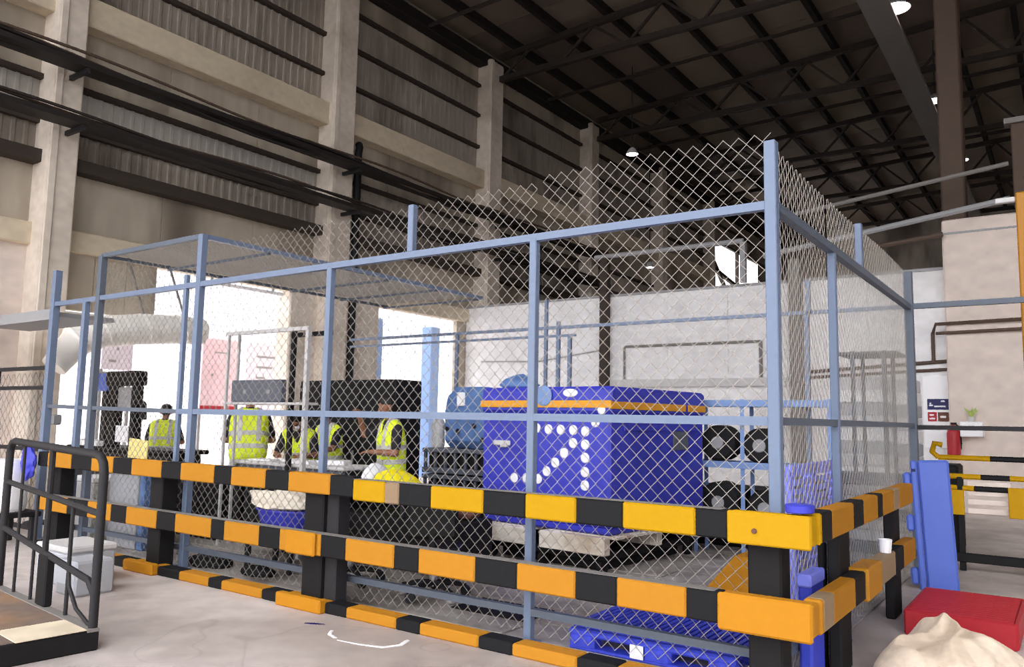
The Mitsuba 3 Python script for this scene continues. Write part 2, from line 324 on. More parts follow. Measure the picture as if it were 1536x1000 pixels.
part(wb, 'cable', tube([(-13.5, BY - 0.03, 3.2), (-11.6, BY - 0.03, 3.15), (-9.6, BY - 0.03, 3.4)], 0.02, 6), 'm_grey')
t = thing('gantry_frame', 'thin pale gantry with a dark post standing over the partition', 'gantry')
part(t, 'post', cb(-9.62, -9.4, BY - 0.28, BY - 0.08, 0, 5.7, 0.02), 'm_girt'); part(t, 'cross_bar', tube([(-9.8, BY - 0.18, 5.75), (-5.95, BY - 0.18, 5.75)], 0.06, 8), 'm_grey'); part(t, 'end_post', bx(-6.02, -5.9, BY - 0.24, BY - 0.12, 4.78, 5.72), 'm_grey')
single('wall_post', cb(-4.95, -4.7, BY - 0.3, BY - 0.02, 0, 5.2, 0.02), 'm_grey_steel', 'grey steel upright standing against the partition behind the corner post', 'post')
single('overhead_pipe', tube([(-5.4, BY - 0.5, 6.05), (-0.76, BY - 0.5, 6.57)], 0.045, 8), 'm_grey_steel', 'upper pale pipe crossing above the partition', 'pipe')
single('overhead_pipe', tube([(-5.4, BY - 0.5, 5.28), (-0.76, BY - 0.5, 5.89)], 0.06, 8), 'm_grey', 'lower pale pipe crossing just above the partition', 'pipe')
single('overhead_pipe', tube([(-4.4, BY - 0.5, 5.12), (-1.9, BY - 0.5, 5.34)], 0.05, 8), 'm_brown_steel', 'thin brown pipe just under the pale pipes above the partition', 'pipe')
t = thing('pipe_stand', 'brown hanging post at the end of the pale pipes beside the orange post', 'post')
part(t, 'post', cb(-0.7, -0.45, BY - 0.6, BY - 0.4, 5.7, 7.3, 0.02), 'm_brown_steel'); part(t, 'cap', bx(-0.8, -0.4, BY - 0.65, BY - 0.35, 7.3, 7.4), 'm_grey_steel')

# outside, seen through the openings
eb = thing('exterior_building', 'overexposed white building across the yard outside the openings', 'building')
for i in range(13):
    part(eb, 'wall_panel', bx(-33.2, -33.0, -2 + i * 5, 2.98 + i * 5, -0.2, 5.2), 'm_ext')
    part(eb, 'pilaster', bx(-33.0, -32.8, 2.6 + i * 5, 3.0 + i * 5, -0.2, 5.2), 'm_ext_stripe')
for k in range(12):
    z = 5.2 + k * 0.3
    part(eb, 'siding_board', bx(-33.2 + 0.02 * (k % 2), -32.9, -2, 63, z, z + 0.28), 'm_ext_stripe' if k % 2 else 'm_ext')
for (y0, y1, z0, z1, m, lb) in ((10.45, 11.4, 1.72, 3.3, 'm_pink', 'pale pink poster board'), (11.6, 12.85, 1.7, 3.3, 'm_violet', 'off white poster board'), (8.2, 8.85, 2.45, 3.2, 'm_violet', 'small violet notice board')):
    b = single('poster_board', cb(-15.9, -15.8, y0, y1, z0, z1, 0.01), m, lb + ' outside the opening', 'poster board')
    part(b, 'foot', bx(-15.88, -15.82, y0, y0 + 0.06, -0.2, z0), 'm_grey'); part(b, 'foot', bx(-15.88, -15.82, y1 - 0.06, y1, -0.2, z0), 'm_grey')
    for k in range(3): part(b, 'text_line', bx(-15.8, -15.79, y0 + 0.3, y1 - 0.3 - 0.2 * k, z1 - 0.35 - 0.25 * k, z1 - 0.3 - 0.25 * k), 'm_grey')
    if m == 'm_pink': part(b, 'header', bx(-15.8, -15.788, y0, y1, z0 + 0.95, z0 + 1.25), 'm_pink'); part(b, 'lower_bar', bx(-15.8, -15.78, y0, y1, z0 - 0.04, z0 + 0.06), 'm_red')
for k, y in enumerate((15.9, 18.4)):
    single('yard_post', cb(-16.4, -16.0, y, y + 0.4, -0.2, 4.4, 0.02), 'm_sky_blue', ('pale bluish square post standing in the middle of the right opening', 'bluish square post at the right end of the right opening')[k], 'post', 'yard posts')
single('yard_handrail', cat(*[tube([(-15.6, 14.9 + 1.1 * k, -0.2), (-15.6, 14.9 + 1.1 * k, 2.6)], 0.05, 6) for k in range(3)], tube([(-15.6, 14.9, 2.6), (-15.6, 17.1, 2.6)], 0.05, 6), tube([(-15.6, 14.9, 1.8), (-15.6, 17.1, 1.8)], 0.05, 6)), 'm_grey_steel', 'dark handrail frame in the yard outside the right opening', 'handrail')
single('yard_cabinet', cb(-17.4, -16.7, 15.3, 16.0, -0.2, 2.9, 0.03), 'm_grey', 'grey cabinet in the yard outside the right opening', 'cabinet')
single('awning', cat(bx(-18.2, -14.3, 6.6, 8.2, 3.28, 3.34)), 'm_light_grey', 'pale flat awning outside the lower left opening', 'awning')
dk = thing('air_duct', 'big bent white air duct hanging in the lower left opening', 'duct')
dp = [(-13.3, 6.15, 2.3), (-13.3, 6.45, 2.72), (-13.3, 6.9, 2.95), (-13.3, 7.6, 3.06), (-13.3, 8.3, 3.12), (-13.3, 8.75, 3.13)]
part(dk, 'body', tube(dp, [0.2, 0.25, 0.27, 0.27, 0.26, 0.24], 16), 'm_duct', 40)
for p in dp[1:-1]: part(dk, 'band', tube([(p[0], p[1] - 0.03, p[2] - 0.015), (p[0], p[1] + 0.03, p[2] + 0.015)], 0.285, 16), 'm_duct', 40)
for y in (7.6, 8.4): part(dk, 'hanger', sqbar((-13.3, y, 3.3), (-13.95, y, 4.4), 0.03), 'm_grey_steel')
t = single('light_strip', cb(-14.12, -14.04, 9.1, 11.2, 4.2, 4.27, 0.02), 'm_white', 'thin white strip lamp under the lintel of the left opening', 'lamp')
for y in (9.4, 10.9): part(t, 'hanger', bx(-14.1, -14.06, y, y + 0.04, 4.27, 4.345), 'm_grey')

# pendant lamps
scene['m_lamp'] = {'type': 'twosided', 'bsdf': {'type': 'diffuse', 'reflectance': {'type': 'rgb', 'value': [0.6, 0.55, 0.55]}}}
def pendant(x, y, z, ceil, label, r=0.27):
    t = thing('pendant_lamp', label, 'lamp')
    part(t, 'shade', lathe([(0.05, 0.22), (0.08, 0.2), (r * 0.8, 0.09), (r, 0.0), (r * 0.97, 0.0), (r * 0.75, 0.08), (0.05, 0.18)], (x, y, z), 20), 'm_light_grey', 40)
    part(t, 'rod', tube([(x, y, z + 0.2), (x, y, ceil)], 0.015, 6), 'm_dark')
    k = part(t, 'diffuser', lathe([(0.001, -0.03), (r * 0.6, -0.02), (r * 0.95, 0.01)], (x, y, z), 20), 'm_white', 40)
    scene[k]['emitter'] = {'type': 'area', 'radiance': {'type': 'rgb', 'value': [0.42, 0.36, 0.36]}}
pendant(-2.92, 19.35, 11.3 - 0.05, 13.2, 'white pendant lamp hanging nearest, at the top edge by the girder', 0.33)
pendant(-2.92, 25.85, 11.3, 13.2, 'white pendant lamp hanging second along the girder')
pendant(-2.9, 32.3, 11.3, 13.2, 'white pendant lamp hanging farthest along the girder')
pendant(-11.0, 22.0, 10.0, 12.9, 'small lit pendant lamp hanging left in the dark above the fence', 0.2)
pendant(-12.9, 27.3, 7.45, 12.8, 'small lit pendant lamp hanging low beyond the partition', 0.16)
# ------------------------------------------------------------------ the wire mesh cage
Y0, X0, YB = 4.93, -1.49, 10.07
def chain(length, z0, z1, d=0.0525, h=0.0525, r=0.003, seed=0):
    """woven chain link in the plane y = 0 from x = 0 to length"""
    n = int(length / d); m = int((z1 - z0) / h); j = np.arange(m + 1); V, F = [], []; g = np.random.default_rng(seed)
    ring = np.array([[1, 0], [-0.5, 0.866], [-0.5, -0.866]]); base = 0
    for i in range(n):
        s = 1 if i % 2 else -1
        x = (i + 0.5) * d + s * (0.5 * d) * np.where(j % 2, 1, -1); y = 0.0035 * np.where((j + i) % 2, 1, -1)
        z = z0 + j * h + (0.012 * np.sin(x * 1.7 + seed))
        P = np.column_stack([x, y, z])
        V.append((P[:, None, :] + r * np.column_stack([ring[:, 0] * 1.3, ring[:, 1], ring[:, 0] * 0])[None]).reshape(-1, 3))
        a = base + 3 * np.arange(m)
        for q in range(3):
            q2 = (q + 1) % 3
            F += [np.column_stack([a + q, a + q2, a + 3 + q2]), np.column_stack([a + q, a + 3 + q2, a + 3 + q])]
        base += 3 * (m + 1)
    return np.vstack(V), np.vstack(F)
cage = thing('wire_mesh_cage', 'large pale blue steel cage with chain link sides behind the striped barrier', 'cage')
def cpost(x, y, z0, z1, w=0.06, m='m_fence_paint'):
    part(cage, 'post', cb(x - w / 2, x + w / 2, y - w / 2, y + w / 2, z0, z1, 0.006), m)
    if z0 < 0.1: part(cage, 'base_plate', cb(x - 0.07, x + 0.07, y - 0.07, y + 0.07, 0, 0.02, 0.004), m)
def crail(p, q, w=0.05, m='m_fence_paint', h=None): part(cage, 'rail', sqbar(p, q, w, h), m)
cpost(X0, Y0, 0, 3.39, 0.075)
for x in (-3.28, -5.53): cpost(x, Y0, 0, 2.97, 0.062)
cpost(-4.54, Y0, 3.0, 3.41, 0.062)
cpost(-7.57, Y0, 0, 3.52, 0.075); cpost(-7.82, Y0, 0, 3.1, 0.05)
cpost(-9.95, Y0, 0, 3.0, 0.07); cpost(-9.63, Y0, 0, 3.5, 0.08, 'm_fence_grey'); cpost(-10.75, Y0, 0, 3.42, 0.09)
crail((X0, Y0, 2.975), (-10.75, Y0, 2.975), 0.055); crail((X0, Y0, 1.62), (-7.82, Y0, 1.62), 0.055); crail((-7.82, Y0, 1.62), (-10.7, Y0, 1.66), 0.045, 'm_fence_grey')
crail((X0, Y0, 0.225), (-9.9, Y0, 0.225), 0.05, 'm_fence_grey')
# right side
cpost(X0, 6.45, 0, 2.95, 0.06); cpost(X0, 7.46, 2.98, 3.4, 0.06); cpost(X0, YB, 0, 3.39, 0.09, 'm_fence_grey')
crail((X0, Y0, 2.975), (X0, YB, 2.975), 0.06, 'm_fence_grey'); crail((X0, Y0, 1.62), (X0, YB, 1.62), 0.05, 'm_fence_grey'); crail((X0, Y0, 0.22), (X0, YB, 0.22), 0.05, 'm_fence_grey')
# back side, running on to the right
for x, z in ((-2.64, 2.97), (-6.25, 3.08), (-6.05, 2.85), (-8.2, 2.97)): cpost(x, YB, 0, z, 0.055)
cpost(-2.6, YB - 0.06, 2.98, 3.38, 0.05); cpost(-6.47, YB, 0, 3.42, 0.05); cpost(3.0, YB, 0, 3.0, 0.06)
crail((X0, YB, 2.985), (-10.7, YB, 2.985), 0.045); crail((-5.95, YB, 2.86), (-10.7, YB, 2.86), 0.035)
crail((X0, YB, 2.985), (3.0, YB, 2.985), 0.06, 'm_fence_grey'); crail((X0, YB, 1.6), (3.0, YB, 1.6), 0.05, 'm_dark')
# roofed corner at the far end
crail((-7.57, Y0, 3.5), (-7.57, 9.9, 3.5), 0.05); crail((-7.57, Y0, 3.5), (-9.63, Y0, 3.5), 0.05, 'm_fence_grey'); crail((-9.63, Y0, 3.5), (-9.63, 9.9, 3.5), 0.04, 'm_fence_grey')
for k in range(5): crail((-7.57, 5.8 + k, 3.47), (-9.63, 5.8 + k, 3.47), 0.03, 'm_fence_grey')
# chain link panels
for k, (a, b) in enumerate(((X0, -3.28), (-3.28, -5.53), (-5.53, -7.57), (-7.57, -9.63))):
    v, f = chain(a - b - 0.02, 0.05, 3.43 + 0.07 * (k == 0), seed=k); v[:, 0] = a - 0.01 - v[:, 0]; v[:, 1] += Y0 + 0.035
    part(cage, 'chain_link_panel', (v, f), 'm_wire', kind='stuff')
for k, (a, b) in enumerate(((Y0, 6.45), (6.45, YB))):
    v, f = chain(b - a - 0.02, 0.05, 3.42, seed=9 + k); v = np.column_stack([X0 - 0.035 + v[:, 1], a + 0.01 + v[:, 0], v[:, 2]])
    part(cage, 'chain_link_panel', (v, f), 'm_wire', kind='stuff')
v, f = chain(2.04, 0, 4.9, d=0.034, h=0.034, r=0.004, seed=20); v = np.column_stack([-9.62 + v[:, 0], Y0 + v[:, 2], 3.53 + v[:, 1]])
part(cage, 'chain_link_roof', (v, f), 'm_wire', kind='stuff')
# swung-open mesh gate at the far end
gate = thing('mesh_gate', 'small dark framed mesh gate left of the cage beside its end post', 'gate')
gx0, gx1, gy = -12.35, -10.85, 4.98
for p, q in (((gx0, gy, 0.1), (gx0, gy, 2.16)), ((gx1, gy, 0.1), (gx1, gy, 2.16)), ((gx0, gy, 2.16), (gx1, gy, 2.16)), ((gx0, gy, 1.9), (gx1, gy, 1.9)), ((gx0, gy, 1.1), (gx1, gy, 1.1)), ((gx0, gy, 0.1), (gx1, gy, 0.1))):
    part(gate, 'frame_bar', sqbar(p, q, 0.05), 'm_dark')
v, f = chain(1.5, 0.1, 2.16, d=0.08, h=0.08, seed=30); v[:, 0] += gx0; v[:, 1] += gy
part(gate, 'mesh', (v, f), 'm_dark', kind='stuff')
single('door_canopy', cat(bx(-13.4, -10.9, 5.0, 5.8, 2.84, 2.9), bx(-13.4, -10.9, 4.98, 5.0, 2.8, 2.94)), 'm_grey', 'thin grey canopy left of the cage in front of the first column', 'canopy')

# ------------------------------------------------------------------ the striped safety barrier
YEL, ORA, BLK, TAN, ORB = (0.46, 0.25, 0.002), (0.45, 0.19, 0.015), (0.011, 0.011, 0.012), (0.26, 0.18, 0.11), (0.36, 0.15, 0.012)
def banded(segs, mk):
    """coloured lengths of one painted timber; mk(a, b) makes the length from a to b"""
    V, F, C, n = [], [], [], 0
    for a, b, c in segs:
        v, f = mk(min(a, b), max(a, b)); V.append(v); F.append(f + n); n += len(v); C.append(np.tile(c, (len(v), 1)))
    return (np.vstack(V), np.vstack(F)), np.vstack(C)
def bands(xs, cols): return [(xs[i], xs[i + 1], cols[i]) for i in range(len(cols))]
bar = thing('safety_barrier', 'yellow and black striped timber barrier in front of the cage and round its corner', 'barrier')
BF, BB = 4.555, 4.66     # front and back of the timbers
Y, K = None, None
ub = [-10.05, -9.82, -9.27, -8.83, -8.38, -8.02, -7.47, -7.14, -6.6, -6.34, -5.85, -5.54, -5.02, -4.75, -4.4, -4.25, -3.93, -3.44, -3.08, -2.68, -2.34, -1.86, -1.66, -1.19]
uc = [BLK, ORA, BLK, ORA, BLK, ORA, BLK, ORA, BLK, ORA, BLK, ORA, BLK, YEL, TAN, BLK, YEL, BLK, YEL, BLK, YEL, BLK, YEL]
m, c = banded(bands(ub, uc), lambda a, b: cb(a, b, BF, BB, 0.935 if a > -5 else 0.955, 1.10 if a > -5 else 1.12, 0.01))
part(bar, 'top_rail', m, 'm_vcol', color=c)
lb = [-10.0, -9.29, -8.84, -8.36, -8.06, -7.5, -7.18, -6.6, -6.4, -5.9, -5.62, -5.1, -4.81, -4.28, -4.03, -3.5, -3.14, -2.68, -2.38, -1.92, -1.71, -1.19]
lc = [ORA, BLK] * 11
m, c = banded(bands(lb, lc[:21]), lambda a, b: cb(a, b, BF, BB, 0.455, 0.632, 0.01)); part(bar, 'lower_rail', m, 'm_vcol', color=c)
ks = [-10.1, -8.99, -8.37, -8.03, -7.5, -7.13, -6.66, -6.46, -5.88, -5.62, -5.07, -4.82, -4.28, -4.04, -3.49, -3.2, -2.69, -2.4, -1.8, -1.5, -1.15]
m, c = banded(bands(ks, [(ORA, BLK)[i % 2 == 0] for i in range(20)]), lambda a, b: cb(a, b, 4.6, 4.76, 0.0, 0.085, 0.012)); part(bar, 'floor_kerb', m, 'm_vcol', color=c)
# pale worn top edges
for z, x1 in ((1.101, -1.7), (0.6325, -1.75)): part(bar, 'worn_edge', bx(-10.0, x1, BF + 0.006, BB - 0.006, z, z + 0.002), 'm_grey_steel')
def bpost(x0, x1, y0, y1, top, wrap=True):
    part(bar, 'post', cb(x0, x1, y0, y1, 0, top, 0.012), 'm_black')
for x0, x1 in ((-1.585, -1.39), (-5.44, -5.2), (-7.82, -7.6), (-9.95, -9.72)):
    bpost(x0, x1, 4.662, 4.84, 0.95 if x0 > -2 else 1.08)
part(bar, 'post', cb(-5.2, -5.06, 4.70, 4.84, 0, 1.0, 0.01), 'm_dark')
part(bar, 'rail_collar', cb(-5.5, -5.14, BF - 0.035, BF - 0.001, 0.45, 0.64, 0.012), 'm_orange')
part(bar, 'foot_collar', cb(-5.62, -5.06, 4.54, 4.62, 0.0, 0.11, 0.012), 'm_orange'); part(bar, 'foot_collar', cb(-8.03, -7.5, 4.54, 4.62, 0.0, 0.11, 0.012), 'm_orange')
part(bar, 'rail_collar', cb(-1.72, -1.19, BF - 0.03, BF - 0.001, 0.43, 0.64, 0.014), 'm_orange')
part(bar, 'rail_collar', cb(-1.66, -1.19, BF - 0.02, BF - 0.001, 0.92, 1.105, 0.014), 'm_yellow')
part(bar, 'bolt', cat(lathe([(0.001, 0.012), (0.014, 0.012), (0.016, 0.0)], (0, 0, 0), 8)), 'm_brown')
scene[bar + '__bolt']['to_world'] = T().translate([-1.5, BF - 0.02, 1.0]).rotate([1, 0, 0], 90)
SX0, SX1 = -1.275, -1.175
ys = [4.665, 4.95, 5.51, 5.81, 6.28, 6.47, 6.91, 7.15, 7.8]
m, c = banded([(4.56, 4.62, YEL)] + [(4.665, 4.72, YEL)] + bands([4.72, 4.95, 5.51, 5.81, 6.28, 6.47, 6.91, 7.15, 7.8], [BLK, ORB, BLK, ORB, BLK, ORB, TAN, ORB]), lambda a, b: cb(SX0, SX1, max(a, BB + 0.003), max(b, BB + 0.01), 0.94, 1.11, 0.01))
part(bar, 'top_rail', m, 'm_vcol', color=c)
m, c = banded(bands([4.665, 4.72, 4.95, 5.5, 5.8, 6.25, 6.9, 7.28, 7.85], [ORA, TAN, ORB, BLK, ORB, TAN, BLK, ORB]), lambda a, b: cb(SX0, SX1, a, b, 0.455, 0.64, 0.01)); part(bar, 'lower_rail', m, 'm_vcol', color=c)
part(bar, 'rail_collar', cb(SX0 - 0.02, SX1 + 0.02, 5.8, 6.25, 0.44, 0.655, 0.012), 'm_orange_dull')
bpost(-1.36, -1.28, 5.55, 5.85, 1.02); bpost(-1.36, -1.28, 7.45, 7.75, 1.02)

# ------------------------------------------------------------------ insulated container with dot arrow
AX, AY, AA = -3.95, 7.4, math.radians(6)
def local(m):
    """container frame: x = along the front from the right corner to the left, y = depth, z up"""
    v, f = m; v = np.asarray(v, float); c, s = math.cos(AA), math.sin(AA)
    X = AX - c * v[:, 0] + s * v[:, 1]; Yv = AY + s * v[:, 0] + c * v[:, 1]
    return np.column_stack([X, Yv, v[:, 2]]), np.asarray(f)[:, ::-1]
con = thing('insulated_container', 'big royal blue insulated container with orange strap and white dot arrow', 'container')
part(con, 'body', local(cb(0, 1.82, 0, 2.05, 0.5, 1.66, 0.03)), 'm_blue')
part(con, 'lid', local(cb(-0.02, 1.84, -0.02, 2.07, 1.67, 1.97, 0.04)), 'm_blue')
part(con, 'strap', local(cat(cb(-0.035, 1.83, -0.035, -0.018, 1.74, 1.82, 0.004), cb(-0.035, -0.018, -0.03, 1.55, 1.73, 1.81, 0.004))), 'm_strap', label='orange strap round the lid')
part(con, 'strap', local(cb(-0.033, -0.018, 1.62, 2.05, 1.73, 1.81, 0.004)), 'm_strap')
part(con, 'skirt', local(cb(0.03, 1.79, 0.03, 2.0, 0.42, 0.5, 0.02)), 'm_blue')
def disc(u, z, r, y=-0.001, t=0.012):
    v, f = lathe([(0.0005, t), (r * 0.85, t), (r, t * 0.6), (r, 0)], (0, 0, 0), 18)
    return local((np.column_stack([u + v[:, 0], y - v[:, 2], z + v[:, 1]]), f[:, ::-1]))
for u, z in [(0.98, 1.51), (0.81, 1.5), (0.64, 1.5), (0.47, 1.5), (0.31, 1.49), (0.31, 1.35), (0.31, 1.21), (0.31, 1.06), (0.31, 0.92), (0.47, 1.36), (0.59, 1.25), (0.71, 1.14), (0.83, 1.04), (0.95, 0.95), (1.12, 0.95), (1.3, 0.94), (0.18, 1.59)]:
    part(con, 'dot', disc(u, z, 0.055), 'm_white')
part(con, 'dot', disc(0.09, 1.72, 0.05, -0.021), 'm_white'); part(con, 'badge', disc(0.86, 1.87, 0.115, -0.036), 'm_sky_blue', label='large pale round badge on the strap')
v, f = disc(0.5, 1.9, 0.1, -0.021); part(con, 'handle', (np.column_stack([v[:, 0], v[:, 1], 1.9 + (v[:, 2] - 1.9) * 0.45]), f), 'm_white')
part(con, 'latch', local(cat(cb(1.36, 1.62, -0.03, 0, 1.3, 1.36, 0.01), cb(1.4, 1.5, -0.045, 0, 1.28, 1.34, 0.01))), 'm_light_grey')
part(con, 'side_rib', local(cb(-0.02, 0, 0.25, 1.85, 0.62, 0.66, 0.006)), 'm_blue'); part(con, 'side_rib', local(cb(-0.02, 0, 0.25, 1.85, 1.5, 1.54, 0.006)), 'm_blue')
part(con, 'label_plate', local(cb(-0.01, 0, 1.3, 1.65, 1.28, 1.5, 0.003)), 'm_slate')
pal = thing('wooden_pallet', 'whitewashed wooden pallet under the blue container', 'pallet')
for u0, u1 in ((0.0, 0.86), (1.02, 1.86)):
    part(pal, 'stringer', local(cb(u0, u1, -0.09, 0.02, 0.23, 0.41, 0.008)), 'm_wood_white')
    part(pal, 'stringer', local(cb(u0, u1, 0.95, 1.06, 0.23, 0.38, 0.008)), 'm_wood_white'); part(pal, 'stringer', local(cb(u0, u1, 1.92, 2.02, 0.23, 0.38, 0.008)), 'm_wood_white')
for k in range(10): part(pal, 'side_slat', local(cb(-0.06, 0.86 if k % 2 else 0.84, 0.05 + 0.19 * k, 0.2 + 0.19 * k, 0.385, 0.415, 0.004)), 'm_wood_white'); part(pal, 'side_slat', local(cb(1.02, 1.86, 0.05 + 0.19 * k, 0.2 + 0.19 * k, 0.385, 0.415, 0.004)), 'm_wood_white')
dol = thing('steel_dolly', 'low black wheeled dolly carrying the wooden pallet', 'dolly')
part(dol, 'frame', local(cat(cb(0.1, 1.76, 0.05, 0.15, 0.15, 0.23), cb(0.1, 1.76, 1.85, 1.95, 0.15, 0.23), cb(0.1, 0.2, 0.15, 1.85, 0.15, 0.23), cb(1.66, 1.76, 0.15, 1.85, 0.15, 0.23))), 'm_black')
part(dol, 'base_panel', local(cb(0.22, 1.64, 0.2, 1.8, 0.03, 0.2, 0.01)), 'm_black')
for u in (0.15, 0.94, 1.7):
    for y in (0.1, 1.9):
        v, f = lathe([(0.001, -0.025), (0.075, -0.025), (0.075, 0.025), (0.001, 0.025)], (0, 0, 0), 14)
        part(dol, 'wheel', local((np.column_stack([u + v[:, 2], y + v[:, 0], 0.088 + v[:, 1]]), f)), 'm_black')
bag = lathe([(0.001, 0), (0.2, 0.01), (0.24, 0.06), (0.16, 0.14), (0.05, 0.24), (0.001, 0.25)], (0, 0, 0), 18)
v, f = bag; v = v * [1.2, 0.8, 0.75] * (0.85 + 0.3 * meshkit.noise(v * 9, 3)[:, None]); single('blue_sack', local((v + [1.55, 0.35, 1.97], f)), 'm_steel_blue', 'crumpled pale blue sack lying on the left end of the blue container', 'sack', smooth=True)

# padded cover on crates
t = thing('plastic_crate_stack', 'dark grey lattice pallet box under the padded blue cover', 'crate')
for z in (0.02, 0.42, 0.8):
    part(t, 'layer', cat(cb(-7.95, -6.75, 9.0, 9.9, z, z + 0.08, 0.01), cb(-7.95, -6.75, 9.0, 9.9, z + 0.3, z + 0.36, 0.01)), 'm_slate')
    for k in range(7): part(t, 'upright', cb(-7.93 + 0.19 * k, -7.89 + 0.19 * k, 9.02, 9.07, z + 0.08, z + 0.3, 0.005), 'm_slate')
    part(t, 'core', cb(-7.9, -6.8, 9.1, 9.85, z + 0.02, z + 0.34), 'm_black')
t = thing('padded_cover', 'steel blue quilted cover with white label standing left of the blue container', 'cover')
h = trimesh.Trimesh(*cb(-7.66, -6.72, 9.05, 9.75, 1.17, 2.06, 0.12), process=True).subdivide().subdivide().subdivide()
v = np.array(h.vertices); v += 0.03 * (meshkit.noise(v * 8, 5)[:, None] - 0.5) * [1, 1, 1]; v[:, 0] += np.where(v[:, 2] > 1.75, -(v[:, 2] - 1.75) * 0.35 * (v[:, 0] + 7.19) / 0.47, 0)
part(t, 'shell', (v, h.faces), 'm_steel_blue', 40); part(t, 'label', cb(-7.33, -7.18, 9.02, 9.045, 1.78, 1.98, 0.01), 'm_white')
for k in range(4): part(t, 'eyelet', lathe([(0.001, 0), (0.03, 0), (0.035, 0.01)], (0, 0, 0), 10), 'm_black')
for i, k in enumerate([q for q in scene if q.startswith(t + '__eyelet')]): scene[k]['to_world'] = T().translate([(-7.5, -7.3, -7.0, -6.85)[i], 9.035, (1.45, 1.42, 1.5, 1.3)[i]]).rotate([1, 0, 0], 90)
single('white_canister', lathe([(0.001, 0), (0.09, 0), (0.1, 0.03), (0.1, 0.36), (0.07, 0.42), (0.05, 0.43), (0.05, 0.47), (0.001, 0.47)], (-7.85, 9.25, 1.165), 18), 'm_light_grey', 'white canister standing left of the padded blue cover', 'canister', smooth=40)

# slotted angle rack and drums on the right
t = thing('slotted_rack', 'pale blue slotted angle rack right of the blue container', 'rack')
for x in (-3.9, -3.3, -2.28):
    for y in (9.58, 9.94): part(t, 'upright', cat(bx(x - 0.025, x + 0.025, y - 0.003, y + 0.003, 0, 1.9), bx(x - 0.025, x - 0.019, y, y + 0.05, 0, 1.9)), 'm_sky_blue')
for z in (1.85, 1.1, 0.35):
    for y in (9.58, 9.94): part(t, 'beam', bx(-3.93, -2.25, y - 0.03, y - 0.01, z - 0.04, z + 0.04), 'm_sky_blue')
    part(t, 'shelf_board', cb(-3.92, -2.26, 9.59, 9.93, z + 0.0, z + 0.03, 0.004), 'm_slate')
for k, (x, z, r) in enumerate(((-3.62, 1.42, 0.22), (-3.1, 1.4, 0.21), (-3.62, 0.67, 0.25), (-3.05, 0.63, 0.22))):
    v, f = lathe([(0.001, -0.2), (r - 0.03, -0.2), (r, -0.17), (r, 0.17), (r - 0.03, 0.2), (0.001, 0.2)], (0, 0, 0), 20)
    d = single('cable_drum', (np.column_stack([x + v[:, 0], 9.76 + v[:, 2] * 0.85, z - (0.06 if z > 1 else 0.035) + v[:, 1]]), f), 'm_black', ('upper left', 'upper right', 'lower left', 'lower right')[k] + ' black drum lying on the pale blue rack', 'drum', 'black drums on the rack', smooth=40)
    part(d, 'hub', xf(lathe([(0.001, 0.215), (0.07, 0.215), (0.09, 0.19)], (0, 0, 0), 14), rx=math.pi / 2, loc=(x, 9.79, z - (0.06 if z > 1 else 0.035))), 'm_grey')
for k in range(4): single('storage_bin', cb(-2.8, -2.36, 9.6, 9.92, 0.381 + 0.16 * k, 0.53 + 0.16 * k, 0.02), 'm_slate', ('bottom', 'second', 'third', 'topmost')[k] + ' grey bin stacked at the right end of the pale blue rack', 'bin', 'grey bins on the rack')

# ------------------------------------------------------------------ work area in the cage
t = thing('work_table', 'long grey work table behind the barrier with papers on it', 'table')
part(t, 'top', cb(-8.75, -6.68, 6.25, 6.85, 0.99, 1.03), 'm_light_grey')
for x in (-8.65, -6.74):
    for y in (6.33, 6.78): part(t, 'leg', cb(x - 0.03, x + 0.03, y - 0.03, y + 0.03, 0.015, 0.99, 0.005), 'm_dark')
part(t, 'apron', cb(-8.68, -6.71, 6.3, 6.33, 0.88, 0.99, 0.004), 'm_slate')
for k in range(2):
    c = single('storage_crate', cb(-8.57 + 0.92 * k, -7.71 + 0.92 * k, 6.36, 6.9, 0.015, 0.82, 0.015), 'm_black', ('left', 'right')[k] + ' black crate under the grey work table', 'crate', 'black crates under the table')
    for j in range(6): part(c, 'rib', cb(-8.52 + 0.92 * k + 0.14 * j, -8.48 + 0.92 * k + 0.14 * j, 6.345, 6.36, 0.06, 0.78, 0.003), 'm_dark')
    part(c, 'rim', cb(-8.59 + 0.92 * k, -7.69 + 0.92 * k, 6.34, 6.92, 0.74, 0.8, 0.01), 'm_dark')
c = single('storage_crate', cb(-9.75, -8.9, 6.2, 6.85, 0.015, 0.72, 0.02), 'm_black', 'black crate standing left of the grey work table', 'crate')
for j in range(5): part(c, 'rib', cb(-9.68 + 0.16 * j, -9.64 + 0.16 * j, 6.185, 6.2, 0.06, 0.68, 0.003), 'm_dark')
for k, (x, y, a) in enumerate(((-8.35, 6.5, 0.2), (-7.95, 6.62, -0.3), (-7.55, 6.45, 0.1), (-7.2, 6.6, 0.4))):
    v, f = xf(cb(-0.17, 0.17, -0.12, 0.12, 0, 0.02 + 0.01 * k, 0.003), a); single('paper_stack', (v + [x, y, 1.03], f), 'm_white', ('small sheaf of white paper at the left end of the work table', 'sheaf of white paper second from the left on the work table', 'white paper pile third from the left on the work table', 'thicker white paper pile at the right end of the work table')[k], 'paper')
v, f = lathe([(0.001, 0.2), (0.12, 0.19), (0.25, 0.12), (0.32, 0.0), (0.3, 0.0), (0.001, 0.0)], (0, 0, 0), 20); v = v * (0.85 + 0.3 * meshkit.noise(v * 7, 8)[:, None])
single('yellow_bag', (v * [1.0, 0.7, 0.85] + [-5.92, 6.3, 0.88], f), 'm_hivis', 'bright yellow folded vest heaped on the black trolley top just above the barrier', 'bag', smooth=True)
mat('m_lemon', (0.85, 0.72, 0.01), 0.6); scene['yellow_bag']['bsdf'] = {'type': 'ref', 'id': 'm_lemon'}
